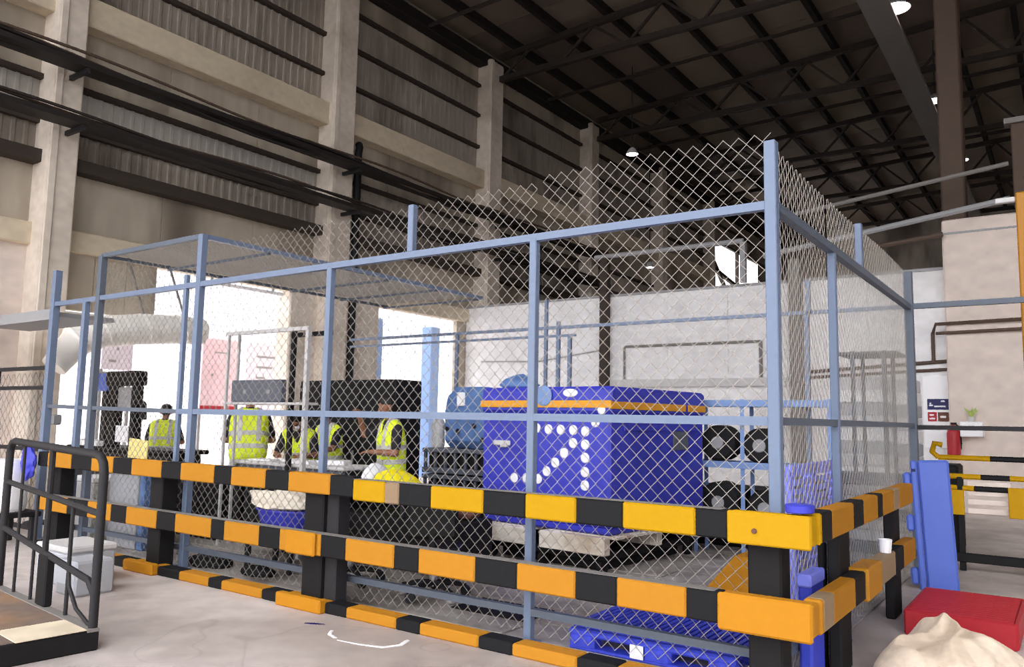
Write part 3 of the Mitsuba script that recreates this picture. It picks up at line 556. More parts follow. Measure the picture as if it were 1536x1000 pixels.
v = v * [0.5, 0.6, 1.0]; single('plastic_bag', (v + [-6.43, 6.52, 0.885], f), 'm_white', 'crumpled white plastic bag left of the yellow heap', 'bag', smooth=True)
# tall white frame in front of the workers
t = thing('shelf_frame', 'tall pale frame with a thin shelf standing behind the left fence bays', 'shelf')
for x, y, m_, w in ((-8.6, 6.05, 'm_light_grey', 0.03), (-7.12, 6.05, 'm_light_grey', 0.05), (-8.6, 6.2, 'm_light_grey', 0.03), (-7.55, 6.2, 'm_black', 0.05)): part(t, 'upright', sqbar((x, y, 0.015), (x, y, 2.6), w), m_)
part(t, 'top_bar', sqbar((-8.65, 6.05, 2.6), (-7.1, 6.05, 2.6), 0.045), 'm_light_grey'); part(t, 'top_bar', sqbar((-7.55, 6.2, 2.55), (-6.9, 6.2, 2.55), 0.05), 'm_black')
part(t, 'shelf_board', cb(-8.65, -7.1, 6.03, 6.22, 1.72, 1.75, 0.004), 'm_light_grey')
c = single('flat_case', cb(-8.55, -7.6, 6.08, 6.17, 1.752, 2.02, 0.012), 'm_slate', 'long flat slate grey case lying on the shelf of the tall pale frame', 'case')
for x in (-8.3, -7.85): part(c, 'clasp', cb(x, x + 0.06, 6.07, 6.08, 1.85, 1.9, 0.003), 'm_grey')
# cabinets behind the workers
for x0, x1, z, m_, lb_ in ((-10.05, -7.98, 2.15, 'm_black', 'long black equipment cabinet behind the workers'),):
    t = single('equipment_cabinet', cb(x0, x1, 8.42, 9.0, 0.015, z, 0.02), m_, lb_, 'cabinet')
    for k in range(3):
        w = (x1 - x0) / 3; d = part(t, 'door', cb(x0 + k * w + 0.02, x0 + (k + 1) * w - 0.02, 8.4, 8.42, 0.1, z - 0.08, 0.006), m_)
        part(d, 'handle', cb(x0 + (k + 1) * w - 0.12, x0 + (k + 1) * w - 0.09, 8.37, 8.4, 0.9, 1.1, 0.004), 'm_grey')
# tub with bag on a low cart
t = thing('low_cart', 'low black cart behind the barrier carrying the blue tub', 'cart')
part(t, 'deck', cb(-7.2, -6.42, 5.36, 5.8, 0.37, 0.41), 'm_black')
for x in (-7.15, -6.48):
    for y in (5.4, 5.76): part(t, 'leg', cb(x - 0.025, x + 0.025, y - 0.025, y + 0.025, 0.015, 0.37, 0.004), 'm_dark')
t = thing('blue_tub', 'blue plastic tub with a white liner bag behind the barrier post', 'tub')
v, f = lathe([(0.001, 0), (0.27, 0), (0.35, 0.2), (0.37, 0.2), (0.37, 0.22), (0.33, 0.22), (0.25, 0.02), (0.001, 0.02)], (0, 0, 0), 24); part(t, 'shell', (v * [1.1, 0.6, 1] + [-6.8, 5.58, 0.41], f), 'm_blue', 40)
g = trimesh.creation.icosphere(4, 1.0); v = np.array(g.vertices) * [0.42, 0.24, 0.13]; v *= (0.75 + 0.5 * meshkit.fbm(np.array(g.vertices) * 2.2, 3, 4))[:, None]; v[:, 2] = np.where(v[:, 2] < 0, v[:, 2] * 0.3, v[:, 2] * 1.2)
mat('m_cream', lin(240, 230, 212), 0.85); v[:, 0] -= np.maximum(-v[:, 0] - 0.15, 0) * 0.35; v[:, 2] += np.maximum(-v[:, 0] - 0.2, 0) * 0.1
single('liner_bag', (v + [-6.82, 5.58, 0.66], g.faces), 'm_cream', 'cream white bag heaped in the blue tub', 'bag', smooth=True)
# black trolley
t = thing('utility_trolley', 'black utility trolley loaded with odds and ends behind the barrier', 'trolley')
part(t, 'lower_body', cb(-6.6, -4.95, 6.1, 6.75, 0.16, 0.58, 0.02), 'm_black'); part(t, 'top_tray', cb(-6.62, -5.6, 6.08, 6.77, 0.82, 0.88, 0.015), 'm_black')
for x in (-6.58, -5.64):
    for y in (6.12, 6.73): part(t, 'upright', cb(x - 0.02, x + 0.02, y - 0.02, y + 0.02, 0.58, 0.82, 0.004), 'm_dark')
for x in (-6.45, -5.1):
    for y in (6.2, 6.65): part(t, 'caster', xf(lathe([(0.001, -0.02), (0.07, -0.02), (0.07, 0.02), (0.001, 0.02)], (0, 0, 0), 12), ry=math.pi / 2, loc=(x, y, 0.085)), 'm_dark')
    
v, f = cb(-0.3, 0.3, -0.16, 0.16, 0, 0.24, 0.07); g = trimesh.Trimesh(v, f).subdivide().subdivide(); v = np.array(g.vertices); v *= (0.85 + 0.3 * meshkit.noise(v * 8, 2))[:, None]
single('brown_parcel', (v * 0.85 + [-5.2, 6.5, 0.59], g.faces), 'm_brown', 'crumpled brown parcel on the black trolley', 'parcel', smooth=True)
def ring(c, R, r, n=30): return tube([(c[0] + R * math.cos(a), c[1] + R * math.sin(a), c[2]) for a in np.linspace(0, 2 * math.pi, n)], r, 8, cap=False)
single('cable_coil', cat(ring((-5.15, 6.2, 0.6), 0.09, 0.018), ring((-5.14, 6.2, 0.63), 0.092, 0.018)), 'm_light_grey', 'coil of pale cable on the right end of the black trolley', 'cable coil', smooth=True, kind=None)
single('blue_tape', lathe([(0.03, 0), (0.055, 0), (0.055, 0.06), (0.03, 0.06), (0.03, 0)], (-5.5, 6.2, 0.581), 18), 'm_blue', 'small blue tape roll on the black trolley', 'tape roll', smooth=40)
# office chairs
def chair(x, y, rz, label, back=True):
    t = thing('office_chair', label, 'chair', 'black swivel chairs')
    for k in range(5):
        a = rz + k * 2 * math.pi / 5; e = (x + 0.3 * math.cos(a), y + 0.3 * math.sin(a))
        l = part(t, 'leg', tube([(x, y, 0.15), (x + 0.16 * math.cos(a), y + 0.16 * math.sin(a), 0.14), (e[0], e[1], 0.11)], [0.03, 0.025, 0.018], 8), 'm_black_gloss', 40)
        part(l, 'caster', xf(lathe([(0.001, -0.022), (0.045, -0.022), (0.05, 0), (0.045, 0.022), (0.001, 0.022)], (0, 0, 0), 12), ry=math.pi / 2, rz=a + 0.5, loc=(e[0], e[1], 0.065)), 'm_light_grey' if k % 2 else 'm_black_gloss', 40)
    part(t, 'gas_lift', tube([(x, y, 0.12), (x, y, 0.3), (x, y, 0.31), (x, y, 0.4)], [0.035, 0.035, 0.02, 0.02], 10), 'm_chrome', 40)
    part(t, 'seat', xf(cb(-0.25, 0.25, -0.24, 0.24, 0.4, 0.48, 0.035), rz, (x, y, 0)), 'm_black')
    part(t, 'backrest', xf(cb(-0.28, -0.21, -0.22, 0.22, 0.56, 0.9, 0.03), rz, (x, y, 0)), 'm_black'); part(t, 'back_bracket', xf(cb(-0.29, -0.25, -0.03, 0.03, 0.42, 0.62, 0.008), rz, (x, y, 0)), 'm_black')
chair(-4.72, 5.55, 2.2, 'black swivel chair just behind the fence with its star base in view')
chair(-5.75, 5.52, 0.9, 'black swivel chair half hidden behind the barrier post')
single('dark_mat', cb(-4.35, -3.6, 5.35, 5.8, 0.016, 0.03, 0.004), 'm_black', 'black rubber mat on the floor right of the swivel chair', 'mat')
for i, (x, y, r) in enumerate(((-7.5, 5.2, 0.25), (-6.7, 5.2, 0.18))):
    g = trimesh.creation.icosphere(3, r); v = np.array(g.vertices) * [1.3, 0.6, 0.35]; v *= (0.8 + 0.4 * meshkit.noise(v * 8, i))[:, None]; v[:, 2] = np.maximum(v[:, 2], -0.03) + 0.045
    single('refuse_bag', (v + [x, y, 0], g.faces), 'm_black', ('larger black refuse bag lying on the floor left of the barrier post', 'smaller black refuse bag lying nearest the barrier post')[i], 'bag', smooth=True)

# ------------------------------------------------------------------ plastic pallets and the right foreground
t = thing('plastic_pallet', 'blue plastic pallet lying flat in the near corner of the cage', 'pallet')
px0, px1, py0, py1 = -2.98, -1.76, 4.985, 5.9
for k in range(28): part(t, 'deck_slat', cb(px0 + 0.03 + k * 0.0475, px0 + 0.062 + k * 0.0475, py0 + 0.1, py1 - 0.03, 0.168, 0.182, 0.003), 'm_pallet_blue')
part(t, 'deck_frame', cat(cb(px0, px1, py0 + 0.06, py0 + 0.1, 0.13, 0.18, 0.01), cb(px0, px1, py1 - 0.04, py1, 0.13, 0.18, 0.01), cb(px0, px0 + 0.04, py0 + 0.06, py1, 0.13, 0.18, 0.01), cb(px1 - 0.04, px1, py0 + 0.06, py1, 0.13, 0.18, 0.01)), 'm_pallet_blue')
part(t, 'under_deck', cb(px0 + 0.03, px1 - 0.03, py0 + 0.08, py1 - 0.03, 0.14, 0.16, 0.004), 'm_pallet_blue')
part(t, 'front_edge', cb(px0, px1, py0, py0 + 0.06, 0.105, 0.155, 0.015), 'm_pallet_blue')
for x in (px0, px0 + 0.57, px1 - 0.2):
    for y in (py0, py0 + 0.39, py1 - 0.14): part(t, 'foot', cb(x, x + 0.2, y, y + 0.14, 0.016, 0.13, 0.02), 'm_pallet_blue')
for y in (py0, py0 + 0.39, py1 - 0.14): part(t, 'skid', cb(px0, px1, y, y + 0.14, 0.012, 0.035, 0.01), 'm_pallet_blue')
part(t, 'tag', cb(-2.5, -2.4, py0 - 0.008, py0 - 0.001, 0.03, 0.12, 0.003), 'm_white')
single('wedge_ramp', cat((np.array([[-2.95, 7.4, 0.012], [-2.35, 7.4, 0.012], [-2.35, 7.4, 0.38], [-2.63, 7.4, 0.38], [-2.95, 7.75, 0.012], [-2.35, 7.75, 0.012], [-2.35, 7.75, 0.38], [-2.63, 7.75, 0.38]]), np.array([[0, 1, 2], [0, 2, 3], [4, 6, 5], [4, 7, 6], [0, 4, 5], [0, 5, 1], [3, 2, 6], [3, 6, 7], [0, 3, 7], [0, 7, 4], [1, 5, 6], [1, 6, 2]]))), 'm_orange', 'orange wedge-shaped block on the cage floor behind the barrier corner post', 'wedge')
# pallet leaning on the side fence inside the cage
t = thing('plastic_pallet', 'blue slatted plastic pallet leaning inside the side fence of the cage', 'pallet')
def lean(m): return xf(m, ry=-0.06, about=(-1.6, 0, 0.015))
for k in range(18): part(t, 'deck_slat', lean(cb(-1.635, -1.615, 6.02, 7.35, 0.1 + k * 0.066, 0.145 + k * 0.066, 0.004)), 'm_pallet_violet')
for y in (5.98, 6.6, 7.3): part(t, 'bearer', lean(cb(-1.72, -1.637, y, y + 0.1, 0.03, 1.3, 0.01)), 'm_pallet_violet')
part(t, 'edge', lean(cb(-1.66, -1.61, 5.98, 7.4, 0.03, 0.1, 0.01)), 'm_pallet_violet'); part(t, 'edge', lean(cb(-1.66, -1.61, 5.98, 7.4, 1.25, 1.31, 0.01)), 'm_pallet_violet')
# standing blue pallet outside
t = thing('plastic_pallet', 'tall light blue plastic pallet standing on edge beyond the end of the barrier', 'pallet')
def st(m): return xf(xf(m, rz=0.12, about=(-1.2, 9.0, 0)), ry=-0.045, about=(-1.0, 9.0, 0), loc=(0.03, 0, 0))
part(t, 'deck', st(cb(-1.28, -1.0, 8.98, 9.1, 0, 1.28, 0.02)), 'm_light_blue')
part(t, 'side_flange', st(cb(-1.345, -1.285, 8.96, 9.12, 0.0, 1.28, 0.015)), 'm_light_blue')
for z in (0.06, 0.58, 1.0): part(t, 'foot', st(cb(-1.42, -1.345, 8.98, 9.1, z, z + 0.16, 0.02)), 'm_light_blue')
part(t, 'grip_slot', st(cb(-1.335, -1.3, 8.953, 8.96, 1.17, 1.2, 0.003)), 'm_navy')
# blue crate and stand between cage and side barrier
t = thing('plastic_bin', 'bright blue plastic bin on the floor under the side barrier', 'bin')
part(t, 'body', cb(-1.45, -1.37, 5.2, 5.5, 0.0, 0.62, 0.015), 'm_pallet_blue'); part(t, 'rim', cb(-1.455, -1.365, 5.18, 5.52, 0.6, 0.68, 0.01), 'm_pallet_violet')
t = thing('bollard', 'slim black bollard with a blue cap behind the side barrier', 'bollard')
part(t, 'stem', tube([(-1.425, 5.7, 0), (-1.425, 5.7, 0.82)], 0.03, 10), 'm_black', 40); part(t, 'cap', lathe([(0.001, 0.12), (0.042, 0.115), (0.045, 0.1), (0.045, 0.0), (0.001, 0)], (-1.425, 5.7, 0.82), 16), 'm_light_blue', 40)
single('plastic_tub', lathe([(0.001, 0.05), (0.055, 0.05), (0.075, 0.046), (0.08, 0.04), (0.078, 0.005), (0.07, 0), (0.001, 0)], (-1.27, 4.62, 1.1125), 24), 'm_blue', 'small blue tub resting on the corner of the barrier', 'tub', smooth=40)
single('white_cup', lathe([(0.001, 0), (0.04, 0), (0.05, 0.1), (0.045, 0.1), (0.036, 0.01), (0.001, 0.01)], (-1.22, 6.75, 0.642), 18), 'm_white', 'white cup standing on the lower rail of the side barrier', 'cup', smooth=40)
# red crate and cloth
t = thing('red_pallet', 'red plastic mesh pallet on the floor at the right', 'pallet')
RX0, RX1, RY0, RY1 = -1.12, -0.42, 7.0, 8.05
for k in range(14): part(t, 'deck_bar', cb(RX0, RX1, RY0 + 0.02 + k * 0.075, RY0 + 0.052 + k * 0.075, 0.165, 0.195, 0.004), 'm_red')
for k in range(9): part(t, 'cross_bar', cb(RX0 + 0.02 + k * 0.08, RX0 + 0.05 + k * 0.08, RY0, RY1, 0.16, 0.188, 0.004), 'm_red')
part(t, 'frame', cat(cb(RX0 - 0.02, RX1 + 0.02, RY0 - 0.03, RY0, 0.0, 0.19, 0.01), cb(RX0 - 0.02, RX1 + 0.02, RY1, RY1 + 0.03, 0, 0.19, 0.01), cb(RX1, RX1 + 0.03, RY0, RY1, 0, 0.19, 0.01), cb(RX0 - 0.03, RX0, RY0, RY1, 0, 0.19, 0.01)), 'm_red')
part(t, 'under_deck', cb(RX0, RX1, RY0, RY1, 0.06, 0.08, 0.004), 'm_red')
n = 90; gu, gv = np.meshgrid(np.linspace(-1, 1, n), np.linspace(-1, 1, n)); rr = np.sqrt(gu ** 2 + gv ** 2)
sq = np.maximum(np.abs(gu), np.abs(gv)) / np.maximum(rr, 1e-9); U, Vv = gu * sq, gv * sq; R_ = np.minimum(np.sqrt(U ** 2 + Vv ** 2), 1)
th = np.arctan2(Vv, U); edge = 1 + 0.12 * np.sin(3 * th + 1) + 0.08 * np.sin(5 * th)
pz = np.stack([U * 2.2, Vv * 1.2, U * 0], -1)
fold = meshkit.fbm(pz + 3, 3, 11); ridge = 1 - np.abs(2 * meshkit.noise(np.stack([U * 1.6 + Vv * 1.5, Vv * 1.1 - U * 0.8, U * 0 + 5], -1), 4) - 1)
cr = 1 - np.abs(2 * meshkit.noise(np.stack([U * 0.9 + Vv * 2.2, U * 1.6 - Vv * 0.5, U * 0 + 2], -1), 9) - 1)
H = (1 - R_ ** 2.4) ** 0.8 * (0.12 + 0.24 * fold) + (0.13 * ridge ** 2 + 0.1 * cr ** 3) * (1 - R_ ** 5)
cx, cy = U * edge * 0.46, Vv * edge * 0.66
tail = np.maximum(U, 0) ** 3 * np.maximum(-Vv, 0) * 0.35
a = 0.35; vx = -0.75 + cx * math.cos(a) + cy * math.sin(a) * 0.45 + tail; vy = 6.14 + cy * math.cos(a) - cx * math.sin(a)
from scipy.ndimage import gaussian_filter
H = gaussian_filter(H, 1.6) * 0.84; vx = np.maximum(vx, -1.13)
top = np.stack([vx, vy, 0.004 + np.maximum(H, 0.004)], -1).reshape(-1, 3)
I = np.arange(n * n).reshape(n, n); F_ = np.vstack([np.column_stack([I[:-1, :-1].ravel(), I[:-1, 1:].ravel(), I[1:, 1:].ravel()]), np.column_stack([I[:-1, :-1].ravel(), I[1:, 1:].ravel(), I[1:, :-1].ravel()])])
bot = top.copy(); bot[:, 2] = 0.001
single('cloth_heap', (np.vstack([top, bot]), np.vstack([F_, F_[:, ::-1] + n * n])), 'm_cloth', 'heaped cream canvas cloth on the floor in front of the red pallet', 'cloth', smooth=True)
# guard rail and orange post at the right
t = thing('guard_rail', 'low yellow and black tubular guard rail in front of the beige pier', 'guard rail')
for k, (z, sp) in enumerate(((1.26, (-1.3, -0.78, 0.3, 0.9, 1.5)), (1.05, (-1.22, -0.88, -0.6, -0.1, 0.5)), (0.92, (-1.22, -0.95, -0.6, 0.0, 0.6)))):
    m, c = banded([(sp[i], sp[i + 1], YEL if i % 2 == 0 else BLK) for i in range(4)], lambda a, b: tube([(a, 10.5, z), (b, 10.5, z)], 0.032, 8)); part(t, 'rail', m, 'm_vcol', color=c)
part(t, 'bend', tube([(-1.3, 10.5, 1.26), (-1.36, 10.48, 1.32), (-1.33, 10.45, 1.42), (-1.25, 10.45, 1.4)], 0.032, 8), 'm_yellow', 40)
for x in (-1.09, 0.55): part(t, 'leg', cb(x - 0.03, x + 0.03, 10.47, 10.53, 0, 1.05, 0.006), 'm_black')
part(t, 'low_bar', cb(-1.3, 1.5, 10.44, 10.5, 0.1, 0.2, 0.01), 'm_black'); part(t, 'yellow_foot', cb(-1.18, -1.05, 10.45, 10.46, 0.62, 0.9, 0.004), 'm_yellow'); part(t, 'yellow_bar', cb(-0.62, -0.38, 10.42, 10.46, 0.62, 0.95, 0.006), 'm_yellow')
for k in range(4): part(t, 'slat', cb(-1.02, -0.6, 10.5, 10.52, 0.64 + 0.1 * k, 0.7 + 0.1 * k, 0.004), 'm_pier')
t = thing('marker_post', 'tall orange post at the right edge beside the guard rail', 'post')
part(t, 'shaft', cb(-0.42, -0.28, 10.55, 10.69, 0, 4.3, 0.015), 'm_orange_dull'); part(t, 'base_plate', cb(-0.5, -0.2, 10.47, 10.77, 0, 0.03, 0.006), 'm_orange_dull')
part(t, 'bracket', cb(-0.62, -0.42, 10.58, 10.66, 4.2, 4.26, 0.008), 'm_light_grey')
# signs, extinguisher, wall box
FW = BY - 0.02
t = thing('notice_board', 'white notice board with navy and red signs on the partition beside the pier', 'notice board')
part(t, 'panel', cb(-2.42, -1.96, FW - 0.03, FW, 1.2, 2.62, 0.006), 'm_white')
s_ = part(t, 'navy_sign', cb(-2.34, -1.97, FW - 0.045, FW - 0.031, 1.95, 2.16, 0.004), 'm_navy')
for k, (a, b, z) in enumerate(((-2.31, -2.24, 2.02), (-2.22, -2.02, 2.0), (-2.1, -2.03, 2.1), (-2.3, -2.27, 2.06))): part(s_, 'letter_stroke', cb(a, b, FW - 0.052, FW - 0.046, z, z + 0.03, 0.002), 'm_white')
s_ = part(t, 'red_sign', cb(-2.34, -2.18, FW - 0.045, FW - 0.031, 1.72, 1.9, 0.004), 'm_red'); part(s_, 'letter_stroke', cb(-2.31, -2.21, FW - 0.052, FW - 0.046, 1.76, 1.79, 0.002), 'm_white'); part(s_, 'letter_stroke', cb(-2.31, -2.23, FW - 0.052, FW - 0.046, 1.83, 1.86, 0.002), 'm_white')
s_ = part(t, 'dark_sign', cb(-2.16, -1.97, FW - 0.045, FW - 0.031, 1.72, 1.9, 0.004), 'm_brown'); part(s_, 'symbol', cb(-2.12, -2.02, FW - 0.052, FW - 0.046, 1.79, 1.83, 0.002), 'm_white')
t = thing('fire_extinguisher', 'red fire extinguisher hanging at the edge of the beige pier', 'fire extinguisher')
part(t, 'cylinder', lathe([(0.001, 0), (0.1, 0.0), (0.115, 0.03), (0.115, 0.42), (0.08, 0.5), (0.03, 0.54), (0.03, 0.58), (0.001, 0.58)], (-1.86, BY - 0.5, 1.08), 18), 'm_red', 40)
part(t, 'valve', cb(-1.9, -1.8, BY - 0.53, BY - 0.47, 1.66, 1.7, 0.006), 'm_black'); part(t, 'hose', tube([(-1.81, BY - 0.5, 1.67), (-1.74, BY - 0.52, 1.58), (-1.73, BY - 0.52, 1.3)], 0.014, 6), 'm_black', 40); part(t, 'bracket', cb(-1.97, -1.74, BY - 0.39, BY - 0.36, 1.2, 1.5, 0.004), 'm_dark')
single('wall_box', cb(-1.74, -1.36, BY - 0.6, BY - 0.36, 1.44, 1.72, 0.015), 'm_white', 'flat white box fixed on the beige pier', 'box')
t = thing('potted_plant', 'small pale green plant on the white wall box', 'plant')
part(t, 'pot', lathe([(0.001, 0), (0.05, 0), (0.065, 0.09), (0.055, 0.09), (0.001, 0.08)], (-1.55, BY - 0.5, 1.72), 14), 'm_light_grey', 40)
for k in range(9):
    a = k * 0.7; part(t, 'leaf', tube([(-1.55, BY - 0.5, 1.8), (-1.55 + 0.05 * math.cos(a), BY - 0.5 + 0.05 * math.sin(a), 1.9), (-1.55 + 0.12 * math.cos(a), BY - 0.5 + 0.1 * math.sin(a), 1.93 + 0.03 * (k % 3))], [0.008, 0.022, 0.003], 5), 'm_green', 40)
# stacked cartons and roll cage by the back fence
t = thing('wire_rack', 'tall thin grey rack with a flat top shelf behind the cage', 'rack')
for x, y in ((-2.27, 10.8), (-1.9, 10.8), (-2.27, 11.4), (-1.9, 11.4)): part(t, 'upright', sqbar((x, y, 0), (x, y, 2.55), 0.045), 'm_slate')
part(t, 'top_shelf', cb(-2.45, -1.75, 10.75, 11.45, 2.5, 2.54, 0.006), 'm_slate')
for z in (0.3, 0.95): part(t, 'shelf', cb(-2.3, -1.87, 10.8, 11.4, z, z + 0.03, 0.004), 'm_slate')
for k in range(7): part(t, 'wire', tube([(-2.27, 10.8, 0.4 + k * 0.12), (-1.9, 10.8, 0.4 + k * 0.12)], 0.006, 5), 'm_grey')
ORD = ('lowest', 'second', 'third', 'fourth', 'fifth', 'sixth', 'seventh', 'eighth', 'ninth', 'tenth', 'eleventh', 'twelfth', 'thirteenth')
def stack(x0, x1, y0, y1, z0, n, h, lab, grp, cat_='carton', m=('m_carton', 'm_carton_edge', 'm_white')):
    for k in range(n):
        dx, dy = rng.uniform(-0.008, 0.008), rng.uniform(-0.03, 0.03); z = z0 + k * h
        c = single('flat_carton', cb(x0 + dx, x1 + dx, y0 + dy, y1 + dy, z + 0.002, z + h - 0.004, 0.01), m[k % len(m)], f'{ORD[k]} {lab}', cat_, grp)
        part(c, 'strap', cat(cb(x0 + dx - 0.003, x1 + dx + 0.003, y0 + dy + 0.2, y0 + dy + 0.22, z + 0.001, z + h - 0.003, 0.001)), 'm_light_grey')
stack(-2.72, -2.0, 11.7, 12.4, 0, 13, 0.175, 'flat white carton bundle from the floor behind the thin grey rack', 'cartons behind the rack')
stack(-1.98, -1.7, 11.6, 12.3, 0, 13, 0.172, 'flat pale carton bundle from the floor behind the grey end post', 'cartons behind the end post')
stack(-2.5, -1.6, 10.2, 10.7, 0, 8, 0.13, 'grey sheet bundle from the floor just behind the back fence', 'grey sheets behind the back fence', m=('m_grey', 'm_slate', 'm_carton_edge'))
single('dark_bin', cb(-1.62, -1.25, 11.9, 12.5, 0.0, 1.12, 0.03), 'm_black', 'black bin between the cartons and the guard rail', 'bin')
single('skirting_crate', cb(-4.6, -2.9, 10.35, 10.9, 0, 0.75, 0.03), 'm_black', 'low black chest behind the back fence', 'chest')

# ------------------------------------------------------------------ left foreground: platform with railing
t = thing('loading_platform', 'low timber-topped steel platform with black pipe railing in the left foreground', 'platform')
PA = -0.1
def pf(m): return xf(m, rz=PA, about=(-5.46, 2.96, 0))
part(t, 'frame', pf(cb(-8.6, -5.46, 0.6, 2.96, 0.0, 0.135, 0.01)), 'm_black')
part(t, 'deck', pf(cb(-8.55, -5.5, 0.65, 2.9, 0.1, 0.142, 0.006)), 'm_stage_wood'); part(t, 'edge_strip', pf(cb(-8.6, -5.46, 2.88, 2.96, 0.12, 0.146, 0.004)), 'm_grey_steel'); part(t, 'corner_plate', pf(cb(-5.85, -5.46, 2.45, 2.88, 0.14, 0.146, 0.002)), 'm_beam_concrete')
RZ = 0.146; ry = 2.93
tr = [(-7.4, ry, RZ), (-7.4, ry, 1.24)] + [(-7.4 + 0.1 * (1 - math.cos(a)), ry, 1.24 + 0.1 * math.sin(a)) for a in (0.5, 1.0, 1.57)] + [(-5.62, ry, 1.3)] + [(-5.62 + 0.12 * math.sin(a), ry, 1.18 + 0.12 * math.cos(a)) for a in (0.5, 1.0, 1.57)] + [(-5.5, ry, RZ)]
part(t, 'top_rail', pf(tube(tr, 0.03, 10)), 'm_dark', 40)
part(t, 'mid_rail', pf(tube([(-7.4, ry, 1.0), (-5.5, ry, 0.9)], 0.022, 8)), 'm_dark', 40); part(t, 'mid_rail', pf(tube([(-7.4, ry, 0.62), (-5.62, ry, 0.44), (-5.52, ry, 0.36)], 0.024, 8)), 'm_dark', 40)
for x, r_, z in ((-7.05, 0.012, 1.32), (-6.68, 0.012, 0.95), (-6.45, 0.022, 1.3), (-5.98, 0.014, 0.95)): part(t, 'baluster', pf(tube([(x, ry, RZ), (x, ry, z)], r_, 8)), 'm_dark', 40)
part(t, 'gate_hinge', pf(cb(-6.5, -6.32, ry - 0.03, ry + 0.03, RZ, 0.52, 0.01)), 'm_black')
part(t, 'curved_brace', pf(tube([(-5.98, ry, 0.5), (-5.95, ry, 0.35), (-5.8, ry, 0.22), (-5.55, ry, RZ)], 0.014, 8)), 'm_dark', 40)
t = thing('grey_case', 'larger pale grey lidded case on the floor behind the platform railing', 'case')
part(t, 'body', cb(-8.15, -7.55, 3.75, 4.2, 0, 0.3, 0.02), 'm_carton_edge'); part(t, 'lid', cb(-8.16, -7.54, 3.74, 4.21, 0.3, 0.36, 0.015), 'm_light_grey'); part(t, 'slot', cb(-8.0, -7.7, 3.73, 3.745, 0.2, 0.24, 0.003), 'm_black')
t = thing('grey_case', 'smaller pale grey case on the floor just behind the platform railing', 'case'); part(t, 'body', cb(-7.45, -7.1, 3.6, 3.95, 0, 0.3, 0.02), 'm_carton_edge'); part(t, 'foot', cb(-7.4, -7.15, 3.595, 3.6, 0.02, 0.1, 0.002), 'm_grey')
# things behind the barrier's left end
single('white_drum', lathe([(0.001, 0), (0.25, 0.0), (0.27, 0.04), (0.27, 0.28), (0.28, 0.3), (0.27, 0.32), (0.27, 0.56), (0.24, 0.61), (0.001, 0.62)], (-10.55, 4.4, 0.4), 28), 'm_white', 'white plastic drum on a black stand left of the barrier end', 'drum', smooth=40)
t = thing('drum_stand', 'low black stand under the white plastic drum', 'stand'); part(t, 'top', cb(-10.92, -10.2, 4.1, 4.72, 0.34, 0.4), 'm_black')
for x in (-10.88, -10.3):
    for y in (4.14, 4.62): part(t, 'leg', cb(x, x + 0.06, y, y + 0.06, 0, 0.34, 0.006), 'm_dark')
g = trimesh.creation.icosphere(3, 1.0); v = np.array(g.vertices) * [0.14, 0.06, 0.2]; v *= (0.75 + 0.5 * meshkit.noise(np.array(g.vertices) * 3, 6))[:, None]
single('blue_bag', (v + [-10.15, 4.5, 0.98], g.faces), 'm_blue', 'blue plastic bag hanging on the left end of the barrier', 'bag', smooth=True)
t = thing('tall_carton', 'tall grey carton standing behind the barrier near its left end', 'carton'); part(t, 'body', cb(-9.6, -8.98, 5.2, 5.65, 0.015, 0.86, 0.01), 'm_carton_edge'); part(t, 'flap', cb(-9.62, -8.96, 5.19, 5.66, 0.86, 0.89, 0.006), 'm_light_grey'); part(t, 'hand_hole', cb(-9.3, -9.2, 5.19, 5.2, 0.3, 0.34, 0.004), 'm_dark')
single('blue_board', cb(-8.94, -8.84, 5.2, 5.6, 0.015, 0.87, 0.01), 'm_steel_blue', 'narrow steel blue panel right of the tall grey carton', 'panel')
t = thing('white_crate', 'pale plastic crate behind the barrier left of the tall carton', 'crate'); part(t, 'body', cb(-10.6, -10.0, 5.2, 5.7, 0.015, 0.72, 0.02), 'm_light_grey'); part(t, 'lid', cb(-10.62, -9.98, 5.19, 5.71, 0.72, 0.78, 0.01), 'm_white')
# dark console with bits on it
t = thing('control_bench', 'long black bench along the wall left of the cage', 'bench')
part(t, 'top', cb(-13.0, -10.2, 6.3, 6.95, 1.02, 1.08, 0.01), 'm_black'); part(t, 'front', cb(-12.9, -10.3, 6.4, 6.9, 0.02, 1.02, 0.02), 'm_dark')
t = thing('machine_frame', 'black upright machine frame with an arm on the bench left of the cage', 'machine')
part(t, 'upright', cb(-12.15, -11.95, 6.45, 6.6, 1.08, 2.2, 0.015), 'm_black'); part(t, 'upright', cb(-11.5, -11.4, 6.45, 6.6, 1.08, 2.0, 0.015), 'm_black'); part(t, 'head', cb(-12.2, -11.35, 6.42, 6.62, 2.0, 2.22, 0.02), 'm_black')
part(t, 'arm', tube([(-11.42, 6.52, 2.0), (-11.4, 6.5, 1.8), (-11.15, 6.45, 1.72), (-11.12, 6.45, 1.5)], 0.05, 8), 'm_black', 40); part(t, 'screen', cb(-11.95, -11.5, 6.5, 6.56, 1.65, 1.98, 0.008), 'm_grey'); part(t, 'panel', cb(-11.9, -11.55, 6.47, 6.5, 1.15, 1.4, 0.006), 'm_white')
single('blue_box', cb(-12.5, -12.22, 6.45, 6.65, 1.92, 2.2, 0.015), 'm_light_blue', 'small blue box hanging left of the black machine frame', 'box')
single('blue_box_bracket', cb(-12.42, -12.3, 6.5, 6.6, 1.08, 1.92, 0.01), 'm_dark', 'dark stand carrying the small blue box', 'stand')
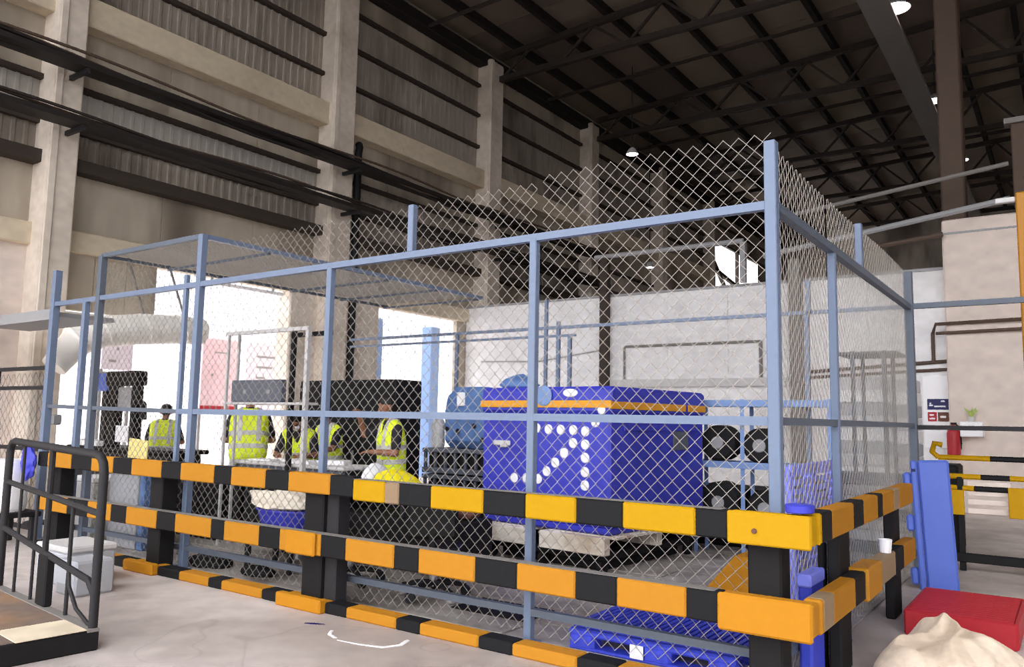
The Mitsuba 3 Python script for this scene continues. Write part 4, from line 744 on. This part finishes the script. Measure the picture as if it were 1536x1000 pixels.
for k in range(5):
    single('paper_tray', cb(-12.9 + k * 0.16, -12.76 + k * 0.16, 6.31, 6.43, 1.08, 1.16 + 0.02 * (k % 2), 0.008), 'm_white', f'{("leftmost", "second", "middle", "fourth", "rightmost")[k]} of five small white boxes on the black bench', 'box', 'small white boxes on the bench')
t = thing('paper_card', 'pale yellow card standing above the barrier left of the tall posts', 'card'); part(t, 'sheet', xf(cb(-9.72, -9.3, 5.46, 5.48, 0.9, 1.27, 0.004), ry=0.06, about=(-9.5, 5.47, 0.95)), 'm_pale_yellow'); part(t, 'stand', cb(-9.6, -9.4, 5.44, 5.5, 0.891, 0.95, 0.004), 'm_dark')
g = trimesh.creation.icosphere(3, 1.0); v = np.array(g.vertices); v[:, 2] = np.maximum(v[:, 2], -0.05); single('red_helmet', (v * [0.16, 0.12, 0.12] + [-9.06, 5.42, 0.9], g.faces), 'm_red', 'red safety helmet on the tall grey carton beside the yellow card', 'helmet', smooth=True)
part('red_helmet', 'brim', lathe([(0.1, 0), (0.19, 0), (0.19, 0.012), (0.1, 0.012), (0.1, 0)], (-9.06, 5.42, 0.896), 20), 'm_red')
t = thing('pedestal_fan', 'small pedestal fan with a blue disc at the left behind the mesh gate', 'fan')
part(t, 'pole', tube([(-12.15, 5.6, 0.0), (-12.15, 5.6, 1.85)], 0.03, 8), 'm_brown', 40); part(t, 'disc', xf(lathe([(0.001, 0.03), (0.12, 0.02), (0.13, 0.0), (0.001, 0)], (0, 0, 0), 20), rx=math.pi / 2, loc=(-12.15, 5.56, 1.9)), 'm_light_blue', 40); part(t, 'base', lathe([(0.001, 0.05), (0.2, 0.03), (0.22, 0), (0.001, 0)], (-12.15, 5.6, 0), 20), 'm_dark', 40); part(t, 'motor', cb(-12.25, -12.05, 5.62, 5.75, 1.4, 1.55, 0.02), 'm_grey')

# ------------------------------------------------------------------ the workers
def hull(*sp):
    P = []
    base = trimesh.creation.icosphere(1, 1.0).vertices
    for c, r in sp: P.append(np.asarray(c, float) + base * r)
    h = trimesh.Trimesh(np.vstack(P), process=False).convex_hull
    return m3.Manifold(m3.Mesh(np.asarray(h.vertices, np.float32), np.asarray(h.faces, np.uint32)))
def soft(parts, edge=0.03, it=8):
    M = m3.Manifold.batch_boolean(parts, m3.OpType.Add).refine_to_length(edge).to_mesh()
    t_ = trimesh.Trimesh(M.vert_properties[:, :3], M.tri_verts, process=True); trimesh.smoothing.filter_taubin(t_, iterations=it)
    return t_.vertices, t_.faces
def person(label, x, y, yaw, lean=0.0, hands=((0.3, 0.2, 1.0), (0.3, -0.2, 1.0)), headp=0.1, tee='m_tee_black', vest=True, mask=False, cap=None, scale=1.0):
    t = thing('person', label, 'person', 'workers in the cage'); c, s = math.cos(yaw), math.sin(yaw)
    def W(m): v, f = m; v = np.asarray(v, float) * scale; return np.column_stack([x + c * v[:, 0] - s * v[:, 1], y + s * v[:, 0] + c * v[:, 1], v[:, 2] + 0.015]), f
    P = np.array([-0.12 * math.sin(lean), 0, 0.93]); d = np.array([math.sin(lean), 0, math.cos(lean)]); q = np.array([math.cos(lean), 0, -math.sin(lean)])
    C, N = P + 0.3 * d, P + 0.5 * d; hd = np.array([math.sin(lean + headp), 0, math.cos(lean + headp)]); hq = np.array([hd[2], 0, -hd[0]]); Hc = N + 0.2 * hd
    ey = np.array([0, 1.0, 0])
    def torso(e, arms=True, low=0.0):
        L = [hull((P + 0.08 * ey - low * d, 0.115 + e), (P - 0.08 * ey - low * d, 0.115 + e), (C + 0.09 * ey, 0.115 + e), (C - 0.09 * ey, 0.115 + e)),
             hull((C + 0.09 * ey, 0.115 + e), (C - 0.09 * ey, 0.115 + e), (N + 0.15 * ey - 0.06 * d, 0.06 + e), (N - 0.15 * ey - 0.06 * d, 0.06 + e), (N, 0.06 + e))]
        return L
    def arm(k, e, upto=1.0):
        sg = 1 if k == 0 else -1; S = N + sg * 0.19 * ey - 0.07 * d; Hh = np.array(hands[k], float); v = Hh - S; D = np.linalg.norm(v); L1, L2 = 0.29, 0.27; D2 = min(D, L1 + L2 - 0.01); v = v / D
        aa = (L1 ** 2 - L2 ** 2 + D2 ** 2) / (2 * D2); h_ = math.sqrt(max(L1 ** 2 - aa ** 2, 0)); b = np.array([-0.3, sg * 0.5, -0.8]); b -= v * (b @ v); b /= np.linalg.norm(b)
        E = S + v * aa + b * h_; Wr = S + v * D2
        return S, E, Wr, v
    bones = torso(0) + [hull((N, 0.055), (Hc - 0.06 * hd, 0.052))]
    bones += [hull((Hc + 0.02 * hd - 0.015 * hq, 0.092), (Hc + 0.01 * hd + 0.02 * hq, 0.08)), hull((Hc + 0.025 * hq, 0.07), (Hc - 0.085 * hd + 0.045 * hq, 0.042)), hull((Hc + 0.1 * hq + 0.0 * hd, 0.008), (Hc + 0.112 * hq - 0.03 * hd, 0.013)), hull((Hc + 0.085 * ey, 0.02), (Hc + 0.09 * ey - 0.03 * hd, 0.014)), hull((Hc - 0.085 * ey, 0.02), (Hc - 0.09 * ey - 0.03 * hd, 0.014))]
    arms, sleeves = [], []
    for k in (0, 1):
        S, E, Wr, v = arm(k, 0); fo = Wr - E; fo /= np.linalg.norm(fo)
        bones += [hull((S, 0.055), (E, 0.042)), hull((E, 0.042), (Wr, 0.03))]
        side = np.cross(fo, [0, 0, 1.0]); side /= np.linalg.norm(side); dn = np.cross(side, fo)
        Pm = Wr + 0.055 * fo; bones.append(hull((Wr, 0.026), (Pm + 0.03 * side, 0.016), (Pm - 0.03 * side, 0.016)))
        for j, ln in enumerate((0.07, 0.08, 0.075, 0.06)):
            b0 = Pm + (0.033 - 0.022 * j) * side; b1 = b0 + 0.55 * ln * fo - 0.01 * dn; bones += [hull((b0, 0.0105), (b1, 0.0095)), hull((b1, 0.0095), (b1 + 0.45 * ln * (fo * 0.8 - dn * 0.6), 0.008))]
        b0 = Wr + 0.02 * fo + 0.028 * side; b1 = b0 + 0.035 * fo + 0.03 * side; bones += [hull((b0, 0.013), (b1, 0.0105)), hull((b1, 0.0105), (b1 + 0.03 * fo + 0.004 * side, 0.009))]
        sleeves += [hull((S, 0.068), (S + 0.75 * (E - S), 0.058))]
    legs, shoes = [], []
    for sg in (1, -1):
        h_, kn, an = P + sg * 0.095 * ey - [0, 0, 0.03], np.array([0.03, sg * 0.11, 0.5]), np.array([0, sg * 0.12, 0.09])
        bones += [hull((h_, 0.088), (kn, 0.056)), hull((kn, 0.056), (an, 0.04)), hull((an, 0.04), ([0.02, sg * 0.12, 0.045], 0.042), ([0.15, sg * 0.13, 0.03], 0.03))]
        legs += [hull((h_, 0.105), (kn, 0.074)), hull((kn, 0.074), (an + [0, 0, 0.01], 0.062))]
        shoes.append(hull(([-0.04, sg * 0.12, 0.045], 0.045), ([0.0, sg * 0.12, 0.07], 0.045), ([0.17, sg * 0.13, 0.035], 0.035)))
    part(t, 'body', W(soft(bones, 0.016, 6)), 'm_skin', True)
    part(t, 'shirt', W(soft(torso(0.014, low=0.02) + sleeves, 0.03)), tee, True)
    part(t, 'trousers', W(soft(legs + [hull((P + 0.08 * ey, 0.125), (P - 0.08 * ey, 0.125), (P + 0.07 * ey - [0, 0, 0.08], 0.12), (P - 0.07 * ey - [0, 0, 0.08], 0.12))], 0.03)), 'm_trousers', True)
    for sh in shoes: part(t, 'shoe', W(soft([sh], 0.03, 4)), 'm_black', True)
    cut = lambda o, n_: m3.Manifold.cube([3, 3, 3], True)
    if vest:
        vm = torso(0.03, low=0.03); VM = m3.Manifold.batch_boolean(vm, m3.OpType.Add)
        neck = hull((N + 0.02 * d, 0.085), (N + 0.2 * d, 0.1), (N + 0.08 * q + 0.02 * d, 0.07)); vneck = hull((N + 0.1 * q, 0.06), (C + 0.17 * q + 0.02 * d, 0.02))
        VM = VM - neck - vneck; mm = VM.refine_to_length(0.03).to_mesh(); k_ = part(t, 'vest', W((mm.vert_properties[:, :3].astype(float), mm.tri_verts)), 'm_hivis', 50)
        O = m3.Manifold.batch_boolean(torso(0.035, low=0.03), m3.OpType.Add) - neck - vneck
        def slab(c0, th):
            b_ = m3.Manifold.cube([1.0, 1.0, th], True); R_m = np.column_stack([q, ey, d, c0]); return O ^ b_.transform(R_m)
        for c0 in (P + 0.06 * d, P + 0.22 * d):
            mm = slab(c0, 0.055).to_mesh(); part(k_, 'reflective_band', W((mm.vert_properties[:, :3].astype(float), mm.tri_verts)), 'm_reflect', 50)
        for sg in (1, -1):
            b_ = m3.Manifold.cube([1.0, 0.055, 0.6], True).transform(np.column_stack([q, ey, d, C + sg * 0.11 * ey + 0.12 * d])); mm = (O ^ b_).to_mesh(); part(k_, 'reflective_band', W((mm.vert_properties[:, :3].astype(float), mm.tri_verts)), 'm_reflect', 50)
    hb = hull((Hc + 0.035 * hd - 0.025 * hq, 0.098), (Hc + 0.045 * hd + 0.0 * hq, 0.09), (Hc - 0.03 * hd - 0.05 * hq, 0.075)); hb = hb - hull((Hc - 0.06 * hd + 0.09 * hq, 0.07), (Hc + 0.02 * hd + 0.13 * hq, 0.07), (Hc - 0.1 * hd + 0.03 * hq, 0.1))
    mm = hb.refine_to_length(0.025).to_mesh(); part(t, 'hair', W((mm.vert_properties[:, :3].astype(float), mm.tri_verts)), cap or 'm_hair', 50)
    for sg in (1, -1): part(t, 'eye', W((trimesh.creation.icosphere(1, 0.012).vertices + Hc + 0.088 * hq + sg * 0.033 * ey + 0.005 * hd, trimesh.creation.icosphere(1, 0.01).faces)), 'm_black', True)
    if mask: mm = hull((Hc + 0.075 * hq - 0.05 * hd + 0.03 * ey, 0.035), (Hc + 0.075 * hq - 0.05 * hd - 0.03 * ey, 0.035), (Hc + 0.06 * hq - 0.1 * hd, 0.03)).to_mesh(); part(t, 'face_mask', W((mm.vert_properties[:, :3].astype(float), mm.tri_verts)), 'm_white', True)
    else: mm = hull((Hc + 0.083 * hq - 0.062 * hd + 0.018 * ey, 0.009), (Hc + 0.083 * hq - 0.062 * hd - 0.018 * ey, 0.009)).to_mesh(); part(t, 'mouth', W((mm.vert_properties[:, :3].astype(float), mm.tri_verts)), 'm_brown', True)
person('worker in a yellow vest standing with his back to the camera behind the pale shelf', -9.45, 7.05, 2.5, 0.2, ((0.36, 0.18, 1.05), (0.36, -0.18, 1.05)), 0.2, scale=1.14)
person('worker with a white face mask bending over the table beside the yellow-vested back', -8.72, 7.38, -1.0, 0.48, ((0.5, 0.16, 1.06), (0.5, -0.16, 1.06)), 0.3, mask=True)
person('worker in a dark shirt and vest half hidden behind the left cage post', -9.0, 8.12, -1.5, 0.05, ((0.42, 0.16, 1.1), (0.42, -0.16, 1.1)), 0.3)
person('worker in a yellow vest with one arm raised, nearest the blue container', -6.95, 7.3, -2.0, 0.06, ((0.3, 0.15, 1.1), (0.3, -0.3, 1.5)), 0.2, scale=1.06)
person('worker in a yellow vest far left behind the black machine frame', -12.7, 7.75, 2.4, 0.12, ((0.35, 0.18, 1.1), (0.35, -0.18, 1.1)), 0.3)
